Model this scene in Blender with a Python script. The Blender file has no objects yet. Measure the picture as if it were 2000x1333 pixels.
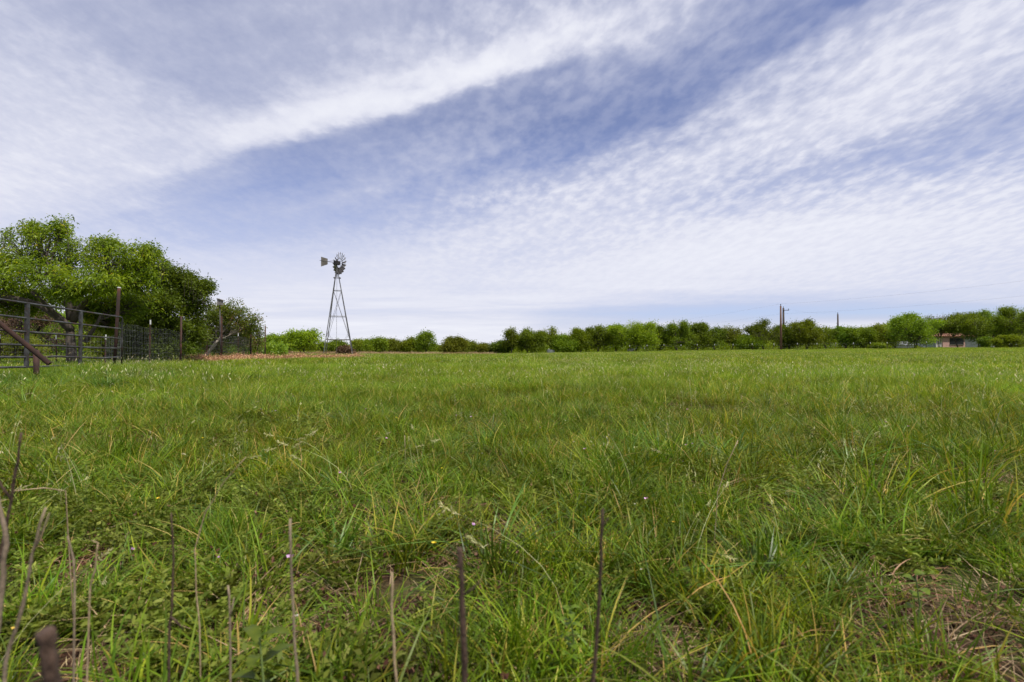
import bpy, math, random
import numpy as np
from mathutils import Vector

# ------------------------------------------------------------------ camera, world, sun
scene = bpy.context.scene
EYE = 0.75
HZ = 684.0            # image row of the true horizon in the 2000 px wide photograph
F = 1000.0            # focal length in those pixels
cam_d = bpy.data.cameras.new('camera'); cam = bpy.data.objects.new('camera', cam_d)
scene.collection.objects.link(cam)
cam_d.sensor_width = 36.0; cam_d.lens = 18.0
cam_d.clip_start = 0.02; cam_d.clip_end = 6000
PITCH = math.atan((HZ - 666.5) / F)
cam.location = (0, 0, EYE)
cam.rotation_euler = (math.pi / 2 + PITCH, 0, 0)
cam_d.dof.use_dof = True; cam_d.dof.focus_distance = 9.0; cam_d.dof.aperture_fstop = 4.5
scene.camera = cam

TO_SUN = Vector((0.36, -0.26, 0.88)).normalized()
sun_d = bpy.data.lights.new('sun', 'SUN'); sun = bpy.data.objects.new('sun', sun_d)
scene.collection.objects.link(sun)
sun_d.energy = 5.0; sun_d.angle = math.radians(0.9); sun_d.color = (1.0, 0.95, 0.86)
sun.rotation_euler = TO_SUN.to_track_quat('Z', 'Y').to_euler()
scene.view_settings.view_transform = 'Standard'; scene.view_settings.look = 'None'
scene.view_settings.exposure = 0.0; scene.view_settings.gamma = 1.0
scene.cycles.max_bounces = 6; scene.cycles.transparent_max_bounces = 8
scene.cycles.diffuse_bounces = 3; scene.cycles.transmission_bounces = 4
scene.cycles.caustics_reflective = False; scene.cycles.caustics_refractive = False


class NT:
    """small helper for node trees"""
    def __init__(s, tree):
        s.t = tree; s.n = tree.nodes; s.l = tree.links
    def new(s, typ, **kw):
        n = s.n.new(typ)
        for k, v in kw.items(): setattr(n, k, v)
        return n
    def put(s, sock, v):
        if isinstance(v, bpy.types.NodeSocket): s.l.new(v, sock)
        elif v is not None: sock.default_value = v
    def math(s, op, a, b=None, c=None, clamp=False):
        n = s.new('ShaderNodeMath', operation=op, use_clamp=clamp)
        s.put(n.inputs[0], a); s.put(n.inputs[1], b)
        if c is not None: s.put(n.inputs[2], c)
        return n.outputs[0]
    def mix(s, f, a, b, blend='MIX'):
        n = s.new('ShaderNodeMix', data_type='RGBA', blend_type=blend)
        s.put(n.inputs[0], f)
        s.put(n.inputs[6], a if not isinstance(a, tuple) else (*a, 1)[:4])
        s.put(n.inputs[7], b if not isinstance(b, tuple) else (*b, 1)[:4])
        return n.outputs[2]
    def fmix(s, f, a, b):
        n = s.new('ShaderNodeMix', data_type='FLOAT')
        s.put(n.inputs[0], f); s.put(n.inputs[2], a); s.put(n.inputs[3], b)
        return n.outputs[0]
    def ramp(s, f, stops, interp='LINEAR'):
        n = s.new('ShaderNodeValToRGB'); cr = n.color_ramp; cr.interpolation = interp
        while len(cr.elements) < len(stops): cr.elements.new(0.5)
        for e, (p, c) in zip(cr.elements, stops):
            e.position = p
            e.color = (c, c, c, 1) if not isinstance(c, tuple) else (*c, 1)[:4]
        s.put(n.inputs[0], f)
        return n.outputs[0]
    def noise(s, vec, scale, detail=3, rough=0.5, dist=0.0, out=0):
        n = s.new('ShaderNodeTexNoise'); n.inputs['Scale'].default_value = scale
        n.inputs['Detail'].default_value = detail; n.inputs['Roughness'].default_value = rough
        n.inputs['Distortion'].default_value = dist
        if vec is not None: s.l.new(vec, n.inputs['Vector'])
        return n.outputs[out]
    def maprange(s, v, a, b, c=0.0, d=1.0, smooth=False):
        n = s.new('ShaderNodeMapRange'); n.clamp = True
        if smooth: n.interpolation_type = 'SMOOTHSTEP'
        s.put(n.inputs[0], v)
        for i, x in zip((1, 2, 3, 4), (a, b, c, d)): n.inputs[i].default_value = x
        return n.outputs[0]


# sky: Nishita atmosphere with a sheet of high cloud; cover is laid out by world direction
world = bpy.data.worlds.new('World'); scene.world = world; world.use_nodes = True
w = NT(world.node_tree); w.n.clear()
out = w.new('ShaderNodeOutputWorld'); bg = w.new('ShaderNodeBackground')
bg.inputs['Strength'].default_value = 0.1
sky = w.new('ShaderNodeTexSky', sky_type='NISHITA')
sky.sun_disc = False
sky.sun_elevation = math.asin(TO_SUN.z); sky.sun_rotation = math.atan2(TO_SUN.x, TO_SUN.y)
sky.air_density = 1.0; sky.dust_density = 0.6; sky.ozone_density = 2.0
tc = w.new('ShaderNodeTexCoord'); sep = w.new('ShaderNodeSeparateXYZ')
w.l.new(tc.outputs['Generated'], sep.inputs[0])
sx, sy, sz = sep.outputs
ay = w.math('MAXIMUM', w.math('ABSOLUTE', sy), 0.12)
tx = w.math('DIVIDE', sx, ay); tz = w.math('DIVIDE', sz, ay)
# cloud sheet plane coordinates
den = w.math('ADD', w.math('MAXIMUM', sz, 0.0), 0.05)
pu = w.math('DIVIDE', sx, den); pv = w.math('DIVIDE', sy, den)
comb = w.new('ShaderNodeCombineXYZ'); w.l.new(pu, comb.inputs[0]); w.l.new(pv, comb.inputs[1])
plane = comb.outputs[0]
def streak(angle, sx_, sy_):
    m = w.new('ShaderNodeMapping'); m.inputs['Rotation'].default_value = (0, 0, angle)
    m.inputs['Scale'].default_value = (1, 1, 1)
    w.l.new(plane, m.inputs['Vector'])
    m2 = w.new('ShaderNodeMapping'); m2.inputs['Scale'].default_value = (sx_, sy_, 1)
    w.l.new(m.outputs[0], m2.inputs['Vector'])
    return m2.outputs[0]
warp = w.noise(plane, 1.9, 5, 0.62, 0, 1)
wsep = w.new('ShaderNodeSeparateXYZ'); w.l.new(warp, wsep.inputs[0])
wx = w.math('MULTIPLY', w.math('SUBTRACT', wsep.outputs[0], 0.5), 0.26)
wz = w.math('MULTIPLY', w.math('SUBTRACT', wsep.outputs[1], 0.5), 0.08)
damp = w.maprange(tz, 0.06, 0.35, 0.10, 1.0)
qx = w.math('MULTIPLY_ADD', wx, damp, tx); qz = w.math('MULTIPLY_ADD', wz, damp, tz)
SHEAR = 2.4
ux = w.math('MULTIPLY_ADD', w.math('MULTIPLY_ADD', qz, -SHEAR, qx), 1 / 3.8, 2.75 / 3.8)   # bands run aslant
ROWS = [
 (  0, [.62,.58,.50,.44,.44,.52,.58,.56,.52,.50,.56,.64,.70,.68,.50,.24,.06,.24,.66,.78,.80]),
 ( 70, [.66,.62,.54,.46,.44,.46,.54,.62,.66,.70,.88,.98,.84,.58,.34,.10,.24,.70,.80,.80,.76]),
 (125, [.70,.68,.62,.52,.46,.44,.56,.70,.88,1.0,1.0,.50,.32,.22,.12,.18,.62,.84,.84,.76,.70]),
 (190, [.74,.72,.70,.64,.58,.58,.74,.98,.80,.28,.22,.24,.16,.08,.24,.66,.84,.86,.80,.66,.48]),
 (240, [.78,.78,.76,.72,.74,.90,.98,.44,.20,.26,.24,.10,.04,.18,.62,.82,.84,.78,.62,.42,.42]),
 (300, [.84,.82,.78,.76,.80,.42,.22,.26,.42,.46,.24,.06,.30,.70,.80,.74,.62,.50,.42,.46,.64]),
 (370, [.88,.84,.78,.70,.44,.24,.34,.52,.34,.32,.58,.74,.76,.72,.66,.60,.66,.76,.78,.80,.82]),
 (440, [.78,.72,.66,.60,.52,.46,.48,.54,.58,.70,.80,.82,.82,.84,.88,.90,.92,.92,.90,.88,.86]),
 (500, [.76,.75,.74,.73,.72,.71,.73,.76,.80,.83,.78,.82,.88,.92,.94,.92,.90,.88,.86,.84,.82]),
 (560, [.82,.82,.82,.82,.82,.82,.83,.83,.84,.85,.86,.87,.88,.88,.88,.86,.84,.82,.80,.78,.78]),
 (592, [.88,.88,.88,.88,.89,.90,.90,.88,.88,.88,.88,.86,.78,.68,.62,.58,.56,.56,.60,.66,.64]),
 (612, [.88,.88,.86,.85,.84,.80,.76,.76,.78,.80,.76,.58,.46,.26,.08,.04,.14,.12,.10,.18,.20]),
 (632, [.92,.92,.92,.92,.92,.92,.92,.92,.92,.92,.90,.70,.66,.84,.58,.56,.84,.90,.86,.66,.60]),
 (662, [.93]*21),
]
EDGES = {70: (1215, .96, .62), 125: (1052, 1.0, .30), 160: (940, 1.0, .28), 190: (865, 1.0, .26), 215: (775, .97, .24), 240: (690, .95, .24), 270: (565, .92, .26), 300: (450, .86, .34)}
RIGHT = {0: (1672, .10, .60), 70: (1590, .10, .62), 125: (1510, .12, .66), 160: (1465, .12, .68), 190: (1410, .12, .68), 215: (1370, .12, .68), 240: (1310, .12, .66), 270: (1240, .14, .62), 300: (1150, .16, .60), 370: (905, .34, .60)}
full = []
for (pa, va), (pb, vb) in zip(ROWS, ROWS[1:]):
    full.append((pa, va))
    for mid_ in {125: (160,), 190: (215,), 240: (270,)}.get(pa, ()):
        f_ = (mid_ - pa) / (pb - pa); full.append((mid_, [a * (1 - f_) + b * f_ for a, b in zip(va, vb)]))
full.append(ROWS[-1])
cov = None; prev = None
for py, vals in full:
    z = (HZ - py) / F
    st = {i * 100: v for i, v in enumerate(vals)}
    if py in EDGES:
        e, hi, lo = EDGES[py]
        for k in [k for k in st if e - 110 < k < e + 70]: del st[k]
        st[e - 105] = hi - .05; st[e - 60] = hi - .12; st[e + 62] = lo
    if py in RIGHT:
        e, lo, hi = RIGHT[py]
        for k in [k for k in st if e - 60 < k < e + 60]: del st[k]
        st[e - 50] = lo; st[e + 50] = hi
    stops = [(((k - 1000) / F - SHEAR * z + 2.75) / 3.8, st[k]) for k in sorted(st)]
    r = w.ramp(ux, stops, 'EASE')
    if cov is None: cov = r
    else:
        f = w.maprange(qz, z, prev, 0.0, 1.0)
        cov = w.fmix(f, r, cov)
    prev = z
den2 = w.math('ADD', w.math('MAXIMUM', tz, 0.0), 0.24)
cb2 = w.new('ShaderNodeCombineXYZ'); w.l.new(w.math('DIVIDE', tx, den2), cb2.inputs[0]); w.l.new(w.math('DIVIDE', 1.0, den2), cb2.inputs[1])
def streak2(angle, sx_, sy_):
    m = w.new('ShaderNodeMapping'); m.inputs['Rotation'].default_value = (0, 0, angle); w.l.new(cb2.outputs[0], m.inputs['Vector'])
    m2 = w.new('ShaderNodeMapping'); m2.inputs['Scale'].default_value = (sx_, sy_, 1); w.l.new(m.outputs[0], m2.inputs['Vector'])
    return m2.outputs[0]
n1 = w.fmix(w.maprange(tx, -0.45, 0.0, 0.0, 1.0, smooth=True), w.noise(streak2(2.1, 2.2, 5.5), 1.0, 5, 0.6, 0.3), w.noise(streak2(1.15, 5.0, 8.5), 1.0, 6, 0.66, 0.2))        # fine fibres
n2 = w.maprange(w.noise(streak2(1.15, 17.0, 21.0), 1.0, 3, 0.5, 0.15), 0.30, 0.70, 0.0, 1.0, smooth=True)        # rows of small puffs
n3 = w.noise(streak2(0.4, 30.0, 36.0), 1.0, 4, 0.6, 0.2)
n4 = w.noise(streak(0.35, 0.5, 2.6), 1.0, 4, 0.6, 0.5)
puffw = w.maprange(tx, -0.45, 0.10, 0.25, 1.0, smooth=True)
midw = w.math('MULTIPLY', w.maprange(cov, 0.0, 0.3, 0.65, 1.0), w.maprange(cov, 0.62, 1.0, 1.0, 0.35))
lowd = w.maprange(tz, 0.08, 0.30, 0.10, 1.0)
d1 = w.math('MULTIPLY', w.math('SUBTRACT', n1, 0.5), 0.40)
d2 = w.math('MULTIPLY', w.math('MULTIPLY', w.math('SUBTRACT', n2, 0.5), 0.25), puffw)
d3 = w.math('MULTIPLY', w.math('SUBTRACT', n3, 0.5), 0.22)
d4 = w.math('MULTIPLY', w.math('SUBTRACT', n4, 0.5), 0.25)
det = w.math('ADD', w.math('ADD', d1, d2), w.math('ADD', d3, d4))
det = w.math('MULTIPLY', w.math('MULTIPLY', det, midw), lowd)
# thin level layers low down
hs = w.new('ShaderNodeCombineXYZ'); w.l.new(w.math('MULTIPLY', tx, 3.0), hs.inputs[0]); w.l.new(w.math('MULTIPLY', tz, 46.0), hs.inputs[1])
n5 = w.noise(hs.outputs[0], 1.0, 5, 0.6, 0.3)
d5 = w.math('MULTIPLY', w.math('MULTIPLY', w.math('SUBTRACT', n5, 0.5), 0.55), w.maprange(tz, 0.07, 0.16, 1.0, 0.0))
covf = w.math('ADD', w.math('ADD', cov, det), d5)
covf = w.maprange(covf, -0.02, 1.02, 0.0, 1.0)
bluemul = w.mix(w.maprange(tz, 0.02, 0.45), (1.15, 1.22, 1.75), (0.92, 0.88, 1.16))
blue = w.mix(1.0, sky.outputs[0], bluemul, 'MULTIPLY')
cloud_c = w.ramp(covf, [(0.0, (5.4, 5.7, 7.4)), (0.55, (6.2, 6.45, 7.9)), (0.8, (7.5, 7.65, 8.8)), (1.0, (9.0, 9.1, 9.8))])
alpha = w.maprange(covf, 0.0, 0.85, 0.19, 0.97)
final = w.mix(alpha, blue, cloud_c)
w.l.new(final, bg.inputs['Color']); w.l.new(bg.outputs[0], out.inputs[0])
world.cycles.sampling_method = 'MANUAL'; world.cycles.sample_map_resolution = 512

# ------------------------------------------------------------------ helpers
rng = np.random.default_rng(7)
random.seed(5)

def gnd(x, y):
    """terrain height"""
    x = np.asarray(x, float); y = np.asarray(y, float)
    r = np.hypot(x, y)
    z = 0.22 * np.minimum(r / 100, 1.3) ** 1.5 + 0.9 * np.clip(x, 0, 160) / 100 * np.clip(y, 0, 140) / 100
    z = z - 0.30 * np.exp(-((x + 8) ** 2 + (y - 88) ** 2) / 900.0)
    k = np.clip(r / 6, 0.25, 1)
    z = z + k * (0.030 * np.sin(0.9 * x + 1.3) * np.cos(0.7 * y) + 0.022 * np.sin(1.9 * x + 2.3 * y) + 0.015 * np.sin(3.7 * x - 2.9 * y + 1))
    z = z + 0.16 * np.exp(-(((x + 9.5) / 3.5) ** 2 + ((y - 12) / 3.0) ** 2))
    return z
def g1(x, y): return float(gnd(x, y))
def atY(px, py, Y):
    """world point at depth Y that stands where the photograph has it"""
    return Vector(((px - 1000) / F * Y, Y, EYE + (HZ - py) / F * Y))
def gpix(px, py, h=0.1):
    Y = (EYE - h) / ((py - HZ) / F)
    return ((px - 1000) / F * Y, Y)

def tag(o, label=None, cat=None, group=None, kind=None):
    if label: o['label'] = label
    if cat: o['category'] = cat
    if group: o['group'] = group
    if kind: o['kind'] = kind
    return o
def empty(name, loc, label, cat, group=None):
    o = bpy.data.objects.new(name, None); scene.collection.objects.link(o)
    o.location = loc; o.empty_display_size = 0.2
    return tag(o, label, cat, group)
def link(o, parent=None, coll=None):
    (coll or scene.collection).objects.link(o)
    if parent is not None:
        o.parent = parent
    return o

def mesh_np(name, V, faces, mat, tint=None, uniform=4, parent=None, coll=None, origin=None, smooth=False):
    """mesh from numpy arrays; faces (n,k) with one k"""
    me = bpy.data.meshes.new(name)
    V = np.asarray(V, np.float32)
    if origin is not None: V = V - np.asarray(origin, np.float32)
    faces = np.asarray(faces, np.int32)
    nf, k = faces.shape
    me.vertices.add(len(V)); me.vertices.foreach_set('co', V.ravel())
    me.loops.add(nf * k); me.loops.foreach_set('vertex_index', faces.ravel())
    me.polygons.add(nf)
    me.polygons.foreach_set('loop_start', np.arange(0, nf * k, k, dtype=np.int32))
    me.polygons.foreach_set('loop_total', np.full(nf, k, np.int32))
    if smooth: me.polygons.foreach_set('use_smooth', np.ones(nf, bool))
    me.update(calc_edges=True)
    if tint is not None:
        a = me.attributes.new('tint', 'FLOAT', 'POINT'); a.data.foreach_set('value', np.asarray(tint, np.float32))
    me.materials.append(mat)
    o = bpy.data.objects.new(name, me)
    link(o, parent, coll)
    return o

class MB:
    def __init__(s, origin=(0, 0, 0)):
        s.v = []; s.f = []; s.o = Vector(origin)
    def tube(s, pts, radii, n=6, caps=True):
        pts = [Vector(p) for p in pts]
        if not hasattr(radii, '__len__'): radii = [radii] * len(pts)
        rings = []; up = None
        for i, p in enumerate(pts):
            d = (pts[min(i + 1, len(pts) - 1)] - pts[max(i - 1, 0)])
            d = d.normalized() if d.length > 1e-9 else Vector((0, 0, 1))
            if up is None:
                up = Vector((0, 0, 1)) if abs(d.z) < 0.9 else Vector((1, 0, 0))
            a = d.cross(up)
            if a.length < 1e-6: a = d.orthogonal()
            a.normalize(); b = a.cross(d).normalized(); up = b
            base = len(s.v)
            for k in range(n):
                t = 2 * math.pi * k / n
                s.v.append(p + (a * math.cos(t) + b * math.sin(t)) * radii[i])
            rings.append(base)
        for r0, r1 in zip(rings, rings[1:]):
            for k in range(n):
                s.f.append((r0 + k, r0 + (k + 1) % n, r1 + (k + 1) % n, r1 + k))
        if caps:
            s.f.append(tuple(rings[0] + k for k in reversed(range(n))))
            s.f.append(tuple(rings[-1] + k for k in range(n)))
        return s
    def box(s, c, size, ax=None):
        c = Vector(c); hx, hy, hz = [q / 2 for q in size]
        X, Y, Z = ax if ax else (Vector((1, 0, 0)), Vector((0, 1, 0)), Vector((0, 0, 1)))
        b = len(s.v)
        for i, j, k in ((-1,-1,-1),(1,-1,-1),(1,1,-1),(-1,1,-1),(-1,-1,1),(1,-1,1),(1,1,1),(-1,1,1)):
            s.v.append(c + X * (i * hx) + Y * (j * hy) + Z * (k * hz))
        for q in ((0,3,2,1),(4,5,6,7),(0,1,5,4),(1,2,6,5),(2,3,7,6),(3,0,4,7)):
            s.f.append(tuple(b + i for i in q))
        return s
    def poly(s, pts):
        b = len(s.v); s.v += [Vector(p) for p in pts]; s.f.append(tuple(range(b, b + len(pts)))); return s
    def prism(s, pts, depth):
        """outline pts extruded by vector depth"""
        b = len(s.v); n = len(pts); D = Vector(depth)
        s.v += [Vector(p) for p in pts] + [Vector(p) + D for p in pts]
        s.f.append(tuple(b + i for i in reversed(range(n)))); s.f.append(tuple(b + n + i for i in range(n)))
        for i in range(n): s.f.append((b + i, b + (i + 1) % n, b + n + (i + 1) % n, b + n + i))
        return s
    def build(s, name, mat, parent=None, smooth=False, bevel=0, coll=None):
        me = bpy.data.meshes.new(name)
        me.from_pydata([tuple(p - s.o) for p in s.v], [], s.f); me.update()
        if smooth: me.polygons.foreach_set('use_smooth', [len(p.vertices) == 4 for p in me.polygons])
        me.materials.append(mat)
        o = bpy.data.objects.new(name, me); link(o, parent, coll)
        if bevel:
            m = o.modifiers.new('b', 'BEVEL'); m.width = bevel; m.segments = 2; m.limit_method = 'ANGLE'
        return o

# ------------------------------------------------------------------ materials
def leaf_mat(name, stops, trans=0.35, rough=0.5, patch=None, spec=0.35, vary=0.35, grad=None):
    m = bpy.data.materials.new(name); m.use_nodes = True
    t = NT(m.node_tree); t.n.clear()
    o = t.new('ShaderNodeOutputMaterial')
    at = t.new('ShaderNodeAttribute', attribute_name='tint')
    oi = t.new('ShaderNodeObjectInfo')
    geo = t.new('ShaderNodeNewGeometry')
    col = t.ramp(at.outputs['Fac'], stops)
    if patch:
        pn = t.noise(geo.outputs['Position'], patch[0], 3, 0.6)
        pf = t.maprange(pn, 0.40, 0.66, 0.0, patch[2], smooth=True)
        col = t.mix(pf, col, t.mix(1.0, col, patch[1], 'MULTIPLY'))
        pn2 = t.noise(geo.outputs['Position'], patch[0] * 6, 2, 0.5)
        br2 = t.maprange(pn2, 0.3, 0.7, 0.78, 1.22)
        hb = t.new('ShaderNodeHueSaturation'); t.put(hb.inputs['Color'], col); t.put(hb.inputs['Value'], br2); col = hb.outputs[0]
    br = t.maprange(oi.outputs['Random'], 0, 1, 1 - vary, 1 + vary)
    hs = t.new('ShaderNodeHueSaturation'); t.put(hs.inputs['Color'], col); t.put(hs.inputs['Value'], br)
    t.put(hs.inputs['Hue'], t.maprange(oi.outputs['Random'], 0, 1, 0.488, 0.51))
    col = hs.outputs[0]
    p = t.new('ShaderNodeBsdfPrincipled'); t.put(p.inputs['Base Color'], col)
    p.inputs['Roughness'].default_value = rough; p.inputs['Specular IOR Level'].default_value = spec
    tr = t.new('ShaderNodeBsdfTranslucent')
    tcx = t.mix(1.0, col, (1.25, 1.2, 0.55), 'MULTIPLY'); t.put(tr.inputs['Color'], tcx)
    mx = t.new('ShaderNodeMixShader'); mx.inputs[0].default_value = trans
    t.l.new(p.outputs[0], mx.inputs[1]); t.l.new(tr.outputs[0], mx.inputs[2]); t.l.new(mx.outputs[0], o.inputs[0])
    return m

def solid_mat(name, stops, scale=6.0, rough=0.7, metal=0.0, bump=0.3, stretch=(1, 1, 1), coord='Object', detail=5, nrange=(0.3, 0.7), dist=0.0, bscale=None):
    m = bpy.data.materials.new(name); m.use_nodes = True
    t = NT(m.node_tree); p = t.n['Principled BSDF']
    tcn = t.new('ShaderNodeTexCoord'); mp = t.new('ShaderNodeMapping')
    mp.inputs['Scale'].default_value = stretch
    t.l.new(tcn.outputs[coord], mp.inputs[0])
    n = t.noise(mp.outputs[0], scale, detail, 0.62, dist)
    f = t.maprange(n, nrange[0], nrange[1])
    col = t.ramp(f, stops)
    t.put(p.inputs['Base Color'], col)
    p.inputs['Roughness'].default_value = rough; p.inputs['Metallic'].default_value = metal
    if bump:
        b = t.new('ShaderNodeBump'); b.inputs['Strength'].default_value = bump; b.inputs['Distance'].default_value = 0.02
        n2 = t.noise(mp.outputs[0], bscale or scale * 4, 4, 0.6)
        t.l.new(n2, b.inputs['Height']); t.l.new(b.outputs[0], p.inputs['Normal'])
    return m

M = {}
M['grass'] = leaf_mat('grass_blades', [(0, (0.048, 0.098, 0.005)), (.35, (0.093, 0.172, 0.007)), (.68, (0.159, 0.241, 0.012)), (.86, (0.268, 0.287, 0.021)), (.93, (0.418, 0.328, 0.090)), (1, (0.507, 0.363, 0.127))],
                      trans=0.32, rough=0.45, patch=(0.8, (1.34, 1.07, .9), 0.75), spec=0.22)
M['grass_broad'] = leaf_mat('broad_grass_blades', [(0, (0.039, 0.088, 0.008)), (.5, (0.073, 0.146, 0.014)), (.85, (0.122, 0.200, 0.020)), (.95, (0.219, 0.232, 0.033)), (1, (0.462, 0.331, 0.108))],
                      trans=0.30, rough=0.40, patch=(0.5, (1.25, 1.05, .9), 0.6), spec=0.28)
M['grass_field'] = leaf_mat('field_grass_blades', [(0, (0.071, 0.142, 0.008)), (.4, (0.129, 0.226, 0.011)), (.75, (0.214, 0.315, 0.020)), (.92, (0.371, 0.407, 0.053)), (1, (0.629, 0.542, 0.187))],
                      trans=0.42, rough=0.45, patch=(0.12, (1.14, 1.02, .9), 0.7), spec=0.2, vary=0.25)
M['forb'] = leaf_mat('feathery_weed_leaves', [(0, (0.081, 0.115, 0.013)), (.6, (0.143, 0.178, 0.022)), (1, (0.217, 0.236, 0.046))], trans=0.3, rough=0.6, spec=.2, patch=(0.7, (1.1, 1.05, .9), 0.5))
M['straw'] = leaf_mat('dry_straw', [(0, (.22, .13, .075)), (.5, (.36, .25, .13)), (1, (.56, .43, .25))], trans=0.2, rough=0.6, vary=0.4)
M['reddry'] = leaf_mat('dry_reddish_stems', [(0, (.20, .085, .05)), (.6, (.34, .17, .10)), (1, (.50, .34, .22))], trans=0.2, rough=0.6)
M['seed'] = leaf_mat('pale_seed_heads', [(0, (.30, .34, .13)), (.6, (.48, .46, .24)), (1, (.62, .56, .36))], trans=0.35, rough=0.5)
M['yellowleaf'] = leaf_mat('lime_weed_leaves', [(0, (.09, .15, .012)), (1, (.19, .26, .02))], trans=0.45, rough=0.4)
M['pink'] = leaf_mat('pink_petals', [(0, (.55, .25, .60)), (1, (.80, .55, .78))], trans=0.3)
M['yellow'] = leaf_mat('yellow_petals', [(0, (.75, .50, .03)), (1, (.85, .65, .06))], trans=0.3)
M['white_fl'] = leaf_mat('white_petals', [(0, (.70, .62, .60)), (1, (.80, .78, .74))], trans=0.3)
M['leaf_bright'] = leaf_mat('bright_tree_leaves', [(0, (0.095, 0.152, 0.007)), (.5, (0.183, 0.248, 0.011)), (.85, (0.307, 0.359, 0.019)), (1, (0.497, 0.386, 0.041))], trans=0.45, rough=0.42, spec=0.3)
M['leaf_dark'] = leaf_mat('dark_tree_leaves', [(0, (0.082, 0.146, 0.011)), (.6, (0.156, 0.238, 0.015)), (1, (0.265, 0.347, 0.026))], trans=0.40, rough=0.45, spec=.25)
M['leaf_red'] = leaf_mat('reddish_tree_leaves', [(0, (.085, .130, .012)), (.5, (.15, .19, .02)), (.78, (.22, .16, .05)), (1, (.32, .15, .08))], trans=0.4, spec=.2)
M['leaf_mesq'] = leaf_mat('mesquite_leaves', [(0, (0.134, 0.192, 0.008)), (.5, (0.211, 0.282, 0.013)), (1, (0.307, 0.365, 0.023))], trans=0.45, rough=0.45, spec=.2)
M['leaf_olive'] = leaf_mat('olive_bush_leaves', [(0, (0.109, 0.134, 0.013)), (.5, (0.179, 0.205, 0.018)), (1, (0.256, 0.275, 0.028))], trans=0.40, spec=.2)
M['leaf_mid'] = leaf_mat('mid_green_leaves', [(0, (0.107, 0.167, 0.010)), (.5, (0.175, 0.251, 0.014)), (1, (0.266, 0.342, 0.022))], trans=0.42, spec=.2)
M['leaf_brown'] = leaf_mat('brown_brush_twigs', [(0, (.09, .055, .035)), (.5, (.17, .10, .06)), (1, (.22, .17, .07))], trans=0.15, rough=0.8)
M['bark'] = solid_mat('dark_bark', [(0, (.035, .026, .020)), (1, (.12, .095, .075))], 5, 0.9, 0, 0.8, (3, 3, .7))
M['bark_pale'] = solid_mat('pale_bark', [(0, (.14, .11, .085)), (1, (.42, .36, .29))], 4, 0.9, 0, 0.8, (3, 3, .7))
M['rust'] = solid_mat('rusty_pipe', [(0, (.016, .007, .004)), (.55, (.042, .015, .008)), (.8, (.085, .026, .011)), (1, (.30, .07, .022))], 3.5, 0.92, 0.0, 0.5, nrange=(.38, .82))
M['rust_dark'] = solid_mat('dark_rusty_post', [(0, (.025, .014, .011)), (.6, (.06, .026, .018)), (1, (.14, .05, .03))], 4, 0.8, 0.1, 0.35)
M['galv'] = solid_mat('weathered_grey_gate_steel', [(0, (.10, .042, .022)), (.42, (.036, .032, .030)), (.6, (.068, .066, .065)), (1, (.13, .128, .125))], 3.2, 0.5, 0.35, 0.2, nrange=(.25, .75))
M['wire'] = solid_mat('galvanised_wire', [(0, (.28, .28, .28)), (1, (.50, .50, .50))], 4, 0.45, 0.4, 0)
M['mill_steel'] = solid_mat('windmill_steel', [(0, (.06, .058, .056)), (.6, (.14, .135, .13)), (1, (.26, .25, .24))], 1.2, 0.5, 0.4, 0.1)
M['mill_blade'] = solid_mat('windmill_sheet_metal', [(0, (.16, .12, .085)), (.6, (.28, .25, .21)), (1, (.42, .40, .37))], 1.6, 0.45, 0.45, 0.1)
M['vane'] = solid_mat('dull_vane_metal', [(0, (.07, .06, .05)), (.6, (.13, .115, .095)), (1, (.20, .18, .16))], 1.6, 0.6, 0.2, 0.1)
M['mill_dark'] = solid_mat('greasy_gearbox', [(0, (.012, .011, .011)), (1, (.035, .03, .028))], 3, 0.6, 0.2, 0.1)
M['pole'] = solid_mat('brown_pole_wood', [(0, (.07, .035, .022)), (1, (.20, .10, .06))], 3, 0.85, 0, 0.5, (4, 4, .4))
M['pole_dark'] = solid_mat('dark_pole_wood', [(0, (.03, .022, .018)), (1, (.09, .065, .05))], 3, 0.85, 0, 0.5, (4, 4, .4))
M['greywood'] = solid_mat('grey_weathered_wood', [(0, (.10, .09, .085)), (1, (.26, .24, .22))], 6, 0.85, 0, 0.5, (1, 1, .3))
M['whitepaint'] = solid_mat('white_paint', [(0, (.58, .56, .52)), (1, (.80, .80, .78))], 3, 0.6, 0, 0.1)
M['siding'] = solid_mat('pale_grey_siding', [(0, (.50, .51, .54)), (1, (.68, .68, .70))], 1.3, 0.7, 0, 0.1)
M['bluesiding'] = solid_mat('blue_grey_siding', [(0, (.25, .30, .36)), (1, (.40, .44, .50))], 1.3, 0.7, 0, 0.1)
M['cream'] = solid_mat('cream_paint', [(0, (.55, .45, .36)), (1, (.68, .58, .48))], 1.3, 0.7, 0, 0.1)
M['darkglass'] = solid_mat('dark_window_screen', [(0, (.012, .014, .014)), (1, (.035, .038, .038))], 1, 0.25, 0, 0)
M['roof'] = solid_mat('orange_brown_shingles', [(0, (.13, .055, .032)), (1, (.24, .10, .055))], 3, 0.9, 0, 0.4)
M['sheet'] = solid_mat('grey_sheet_metal', [(0, (.10, .10, .11)), (1, (.19, .20, .21))], 2.5, 0.7, 0.1, 0.1, (6, .4, 1))
M['carpaint'] = solid_mat('white_car_paint', [(0, (.68, .68, .68)), (1, (.80, .80, .80))], 1, 0.3, 0, 0)
M['tyre'] = solid_mat('black_rubber', [(0, (.012, .012, .012)), (1, (.03, .03, .03))], 5, 0.8, 0, 0)
M['chip'] = leaf_mat('wood_chips', [(0, (0.242, 0.115, 0.059)), (.5, (0.444, 0.239, 0.120)), (1, (0.666, 0.438, 0.261))], trans=0.02, rough=0.8, vary=0.35)
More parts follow.
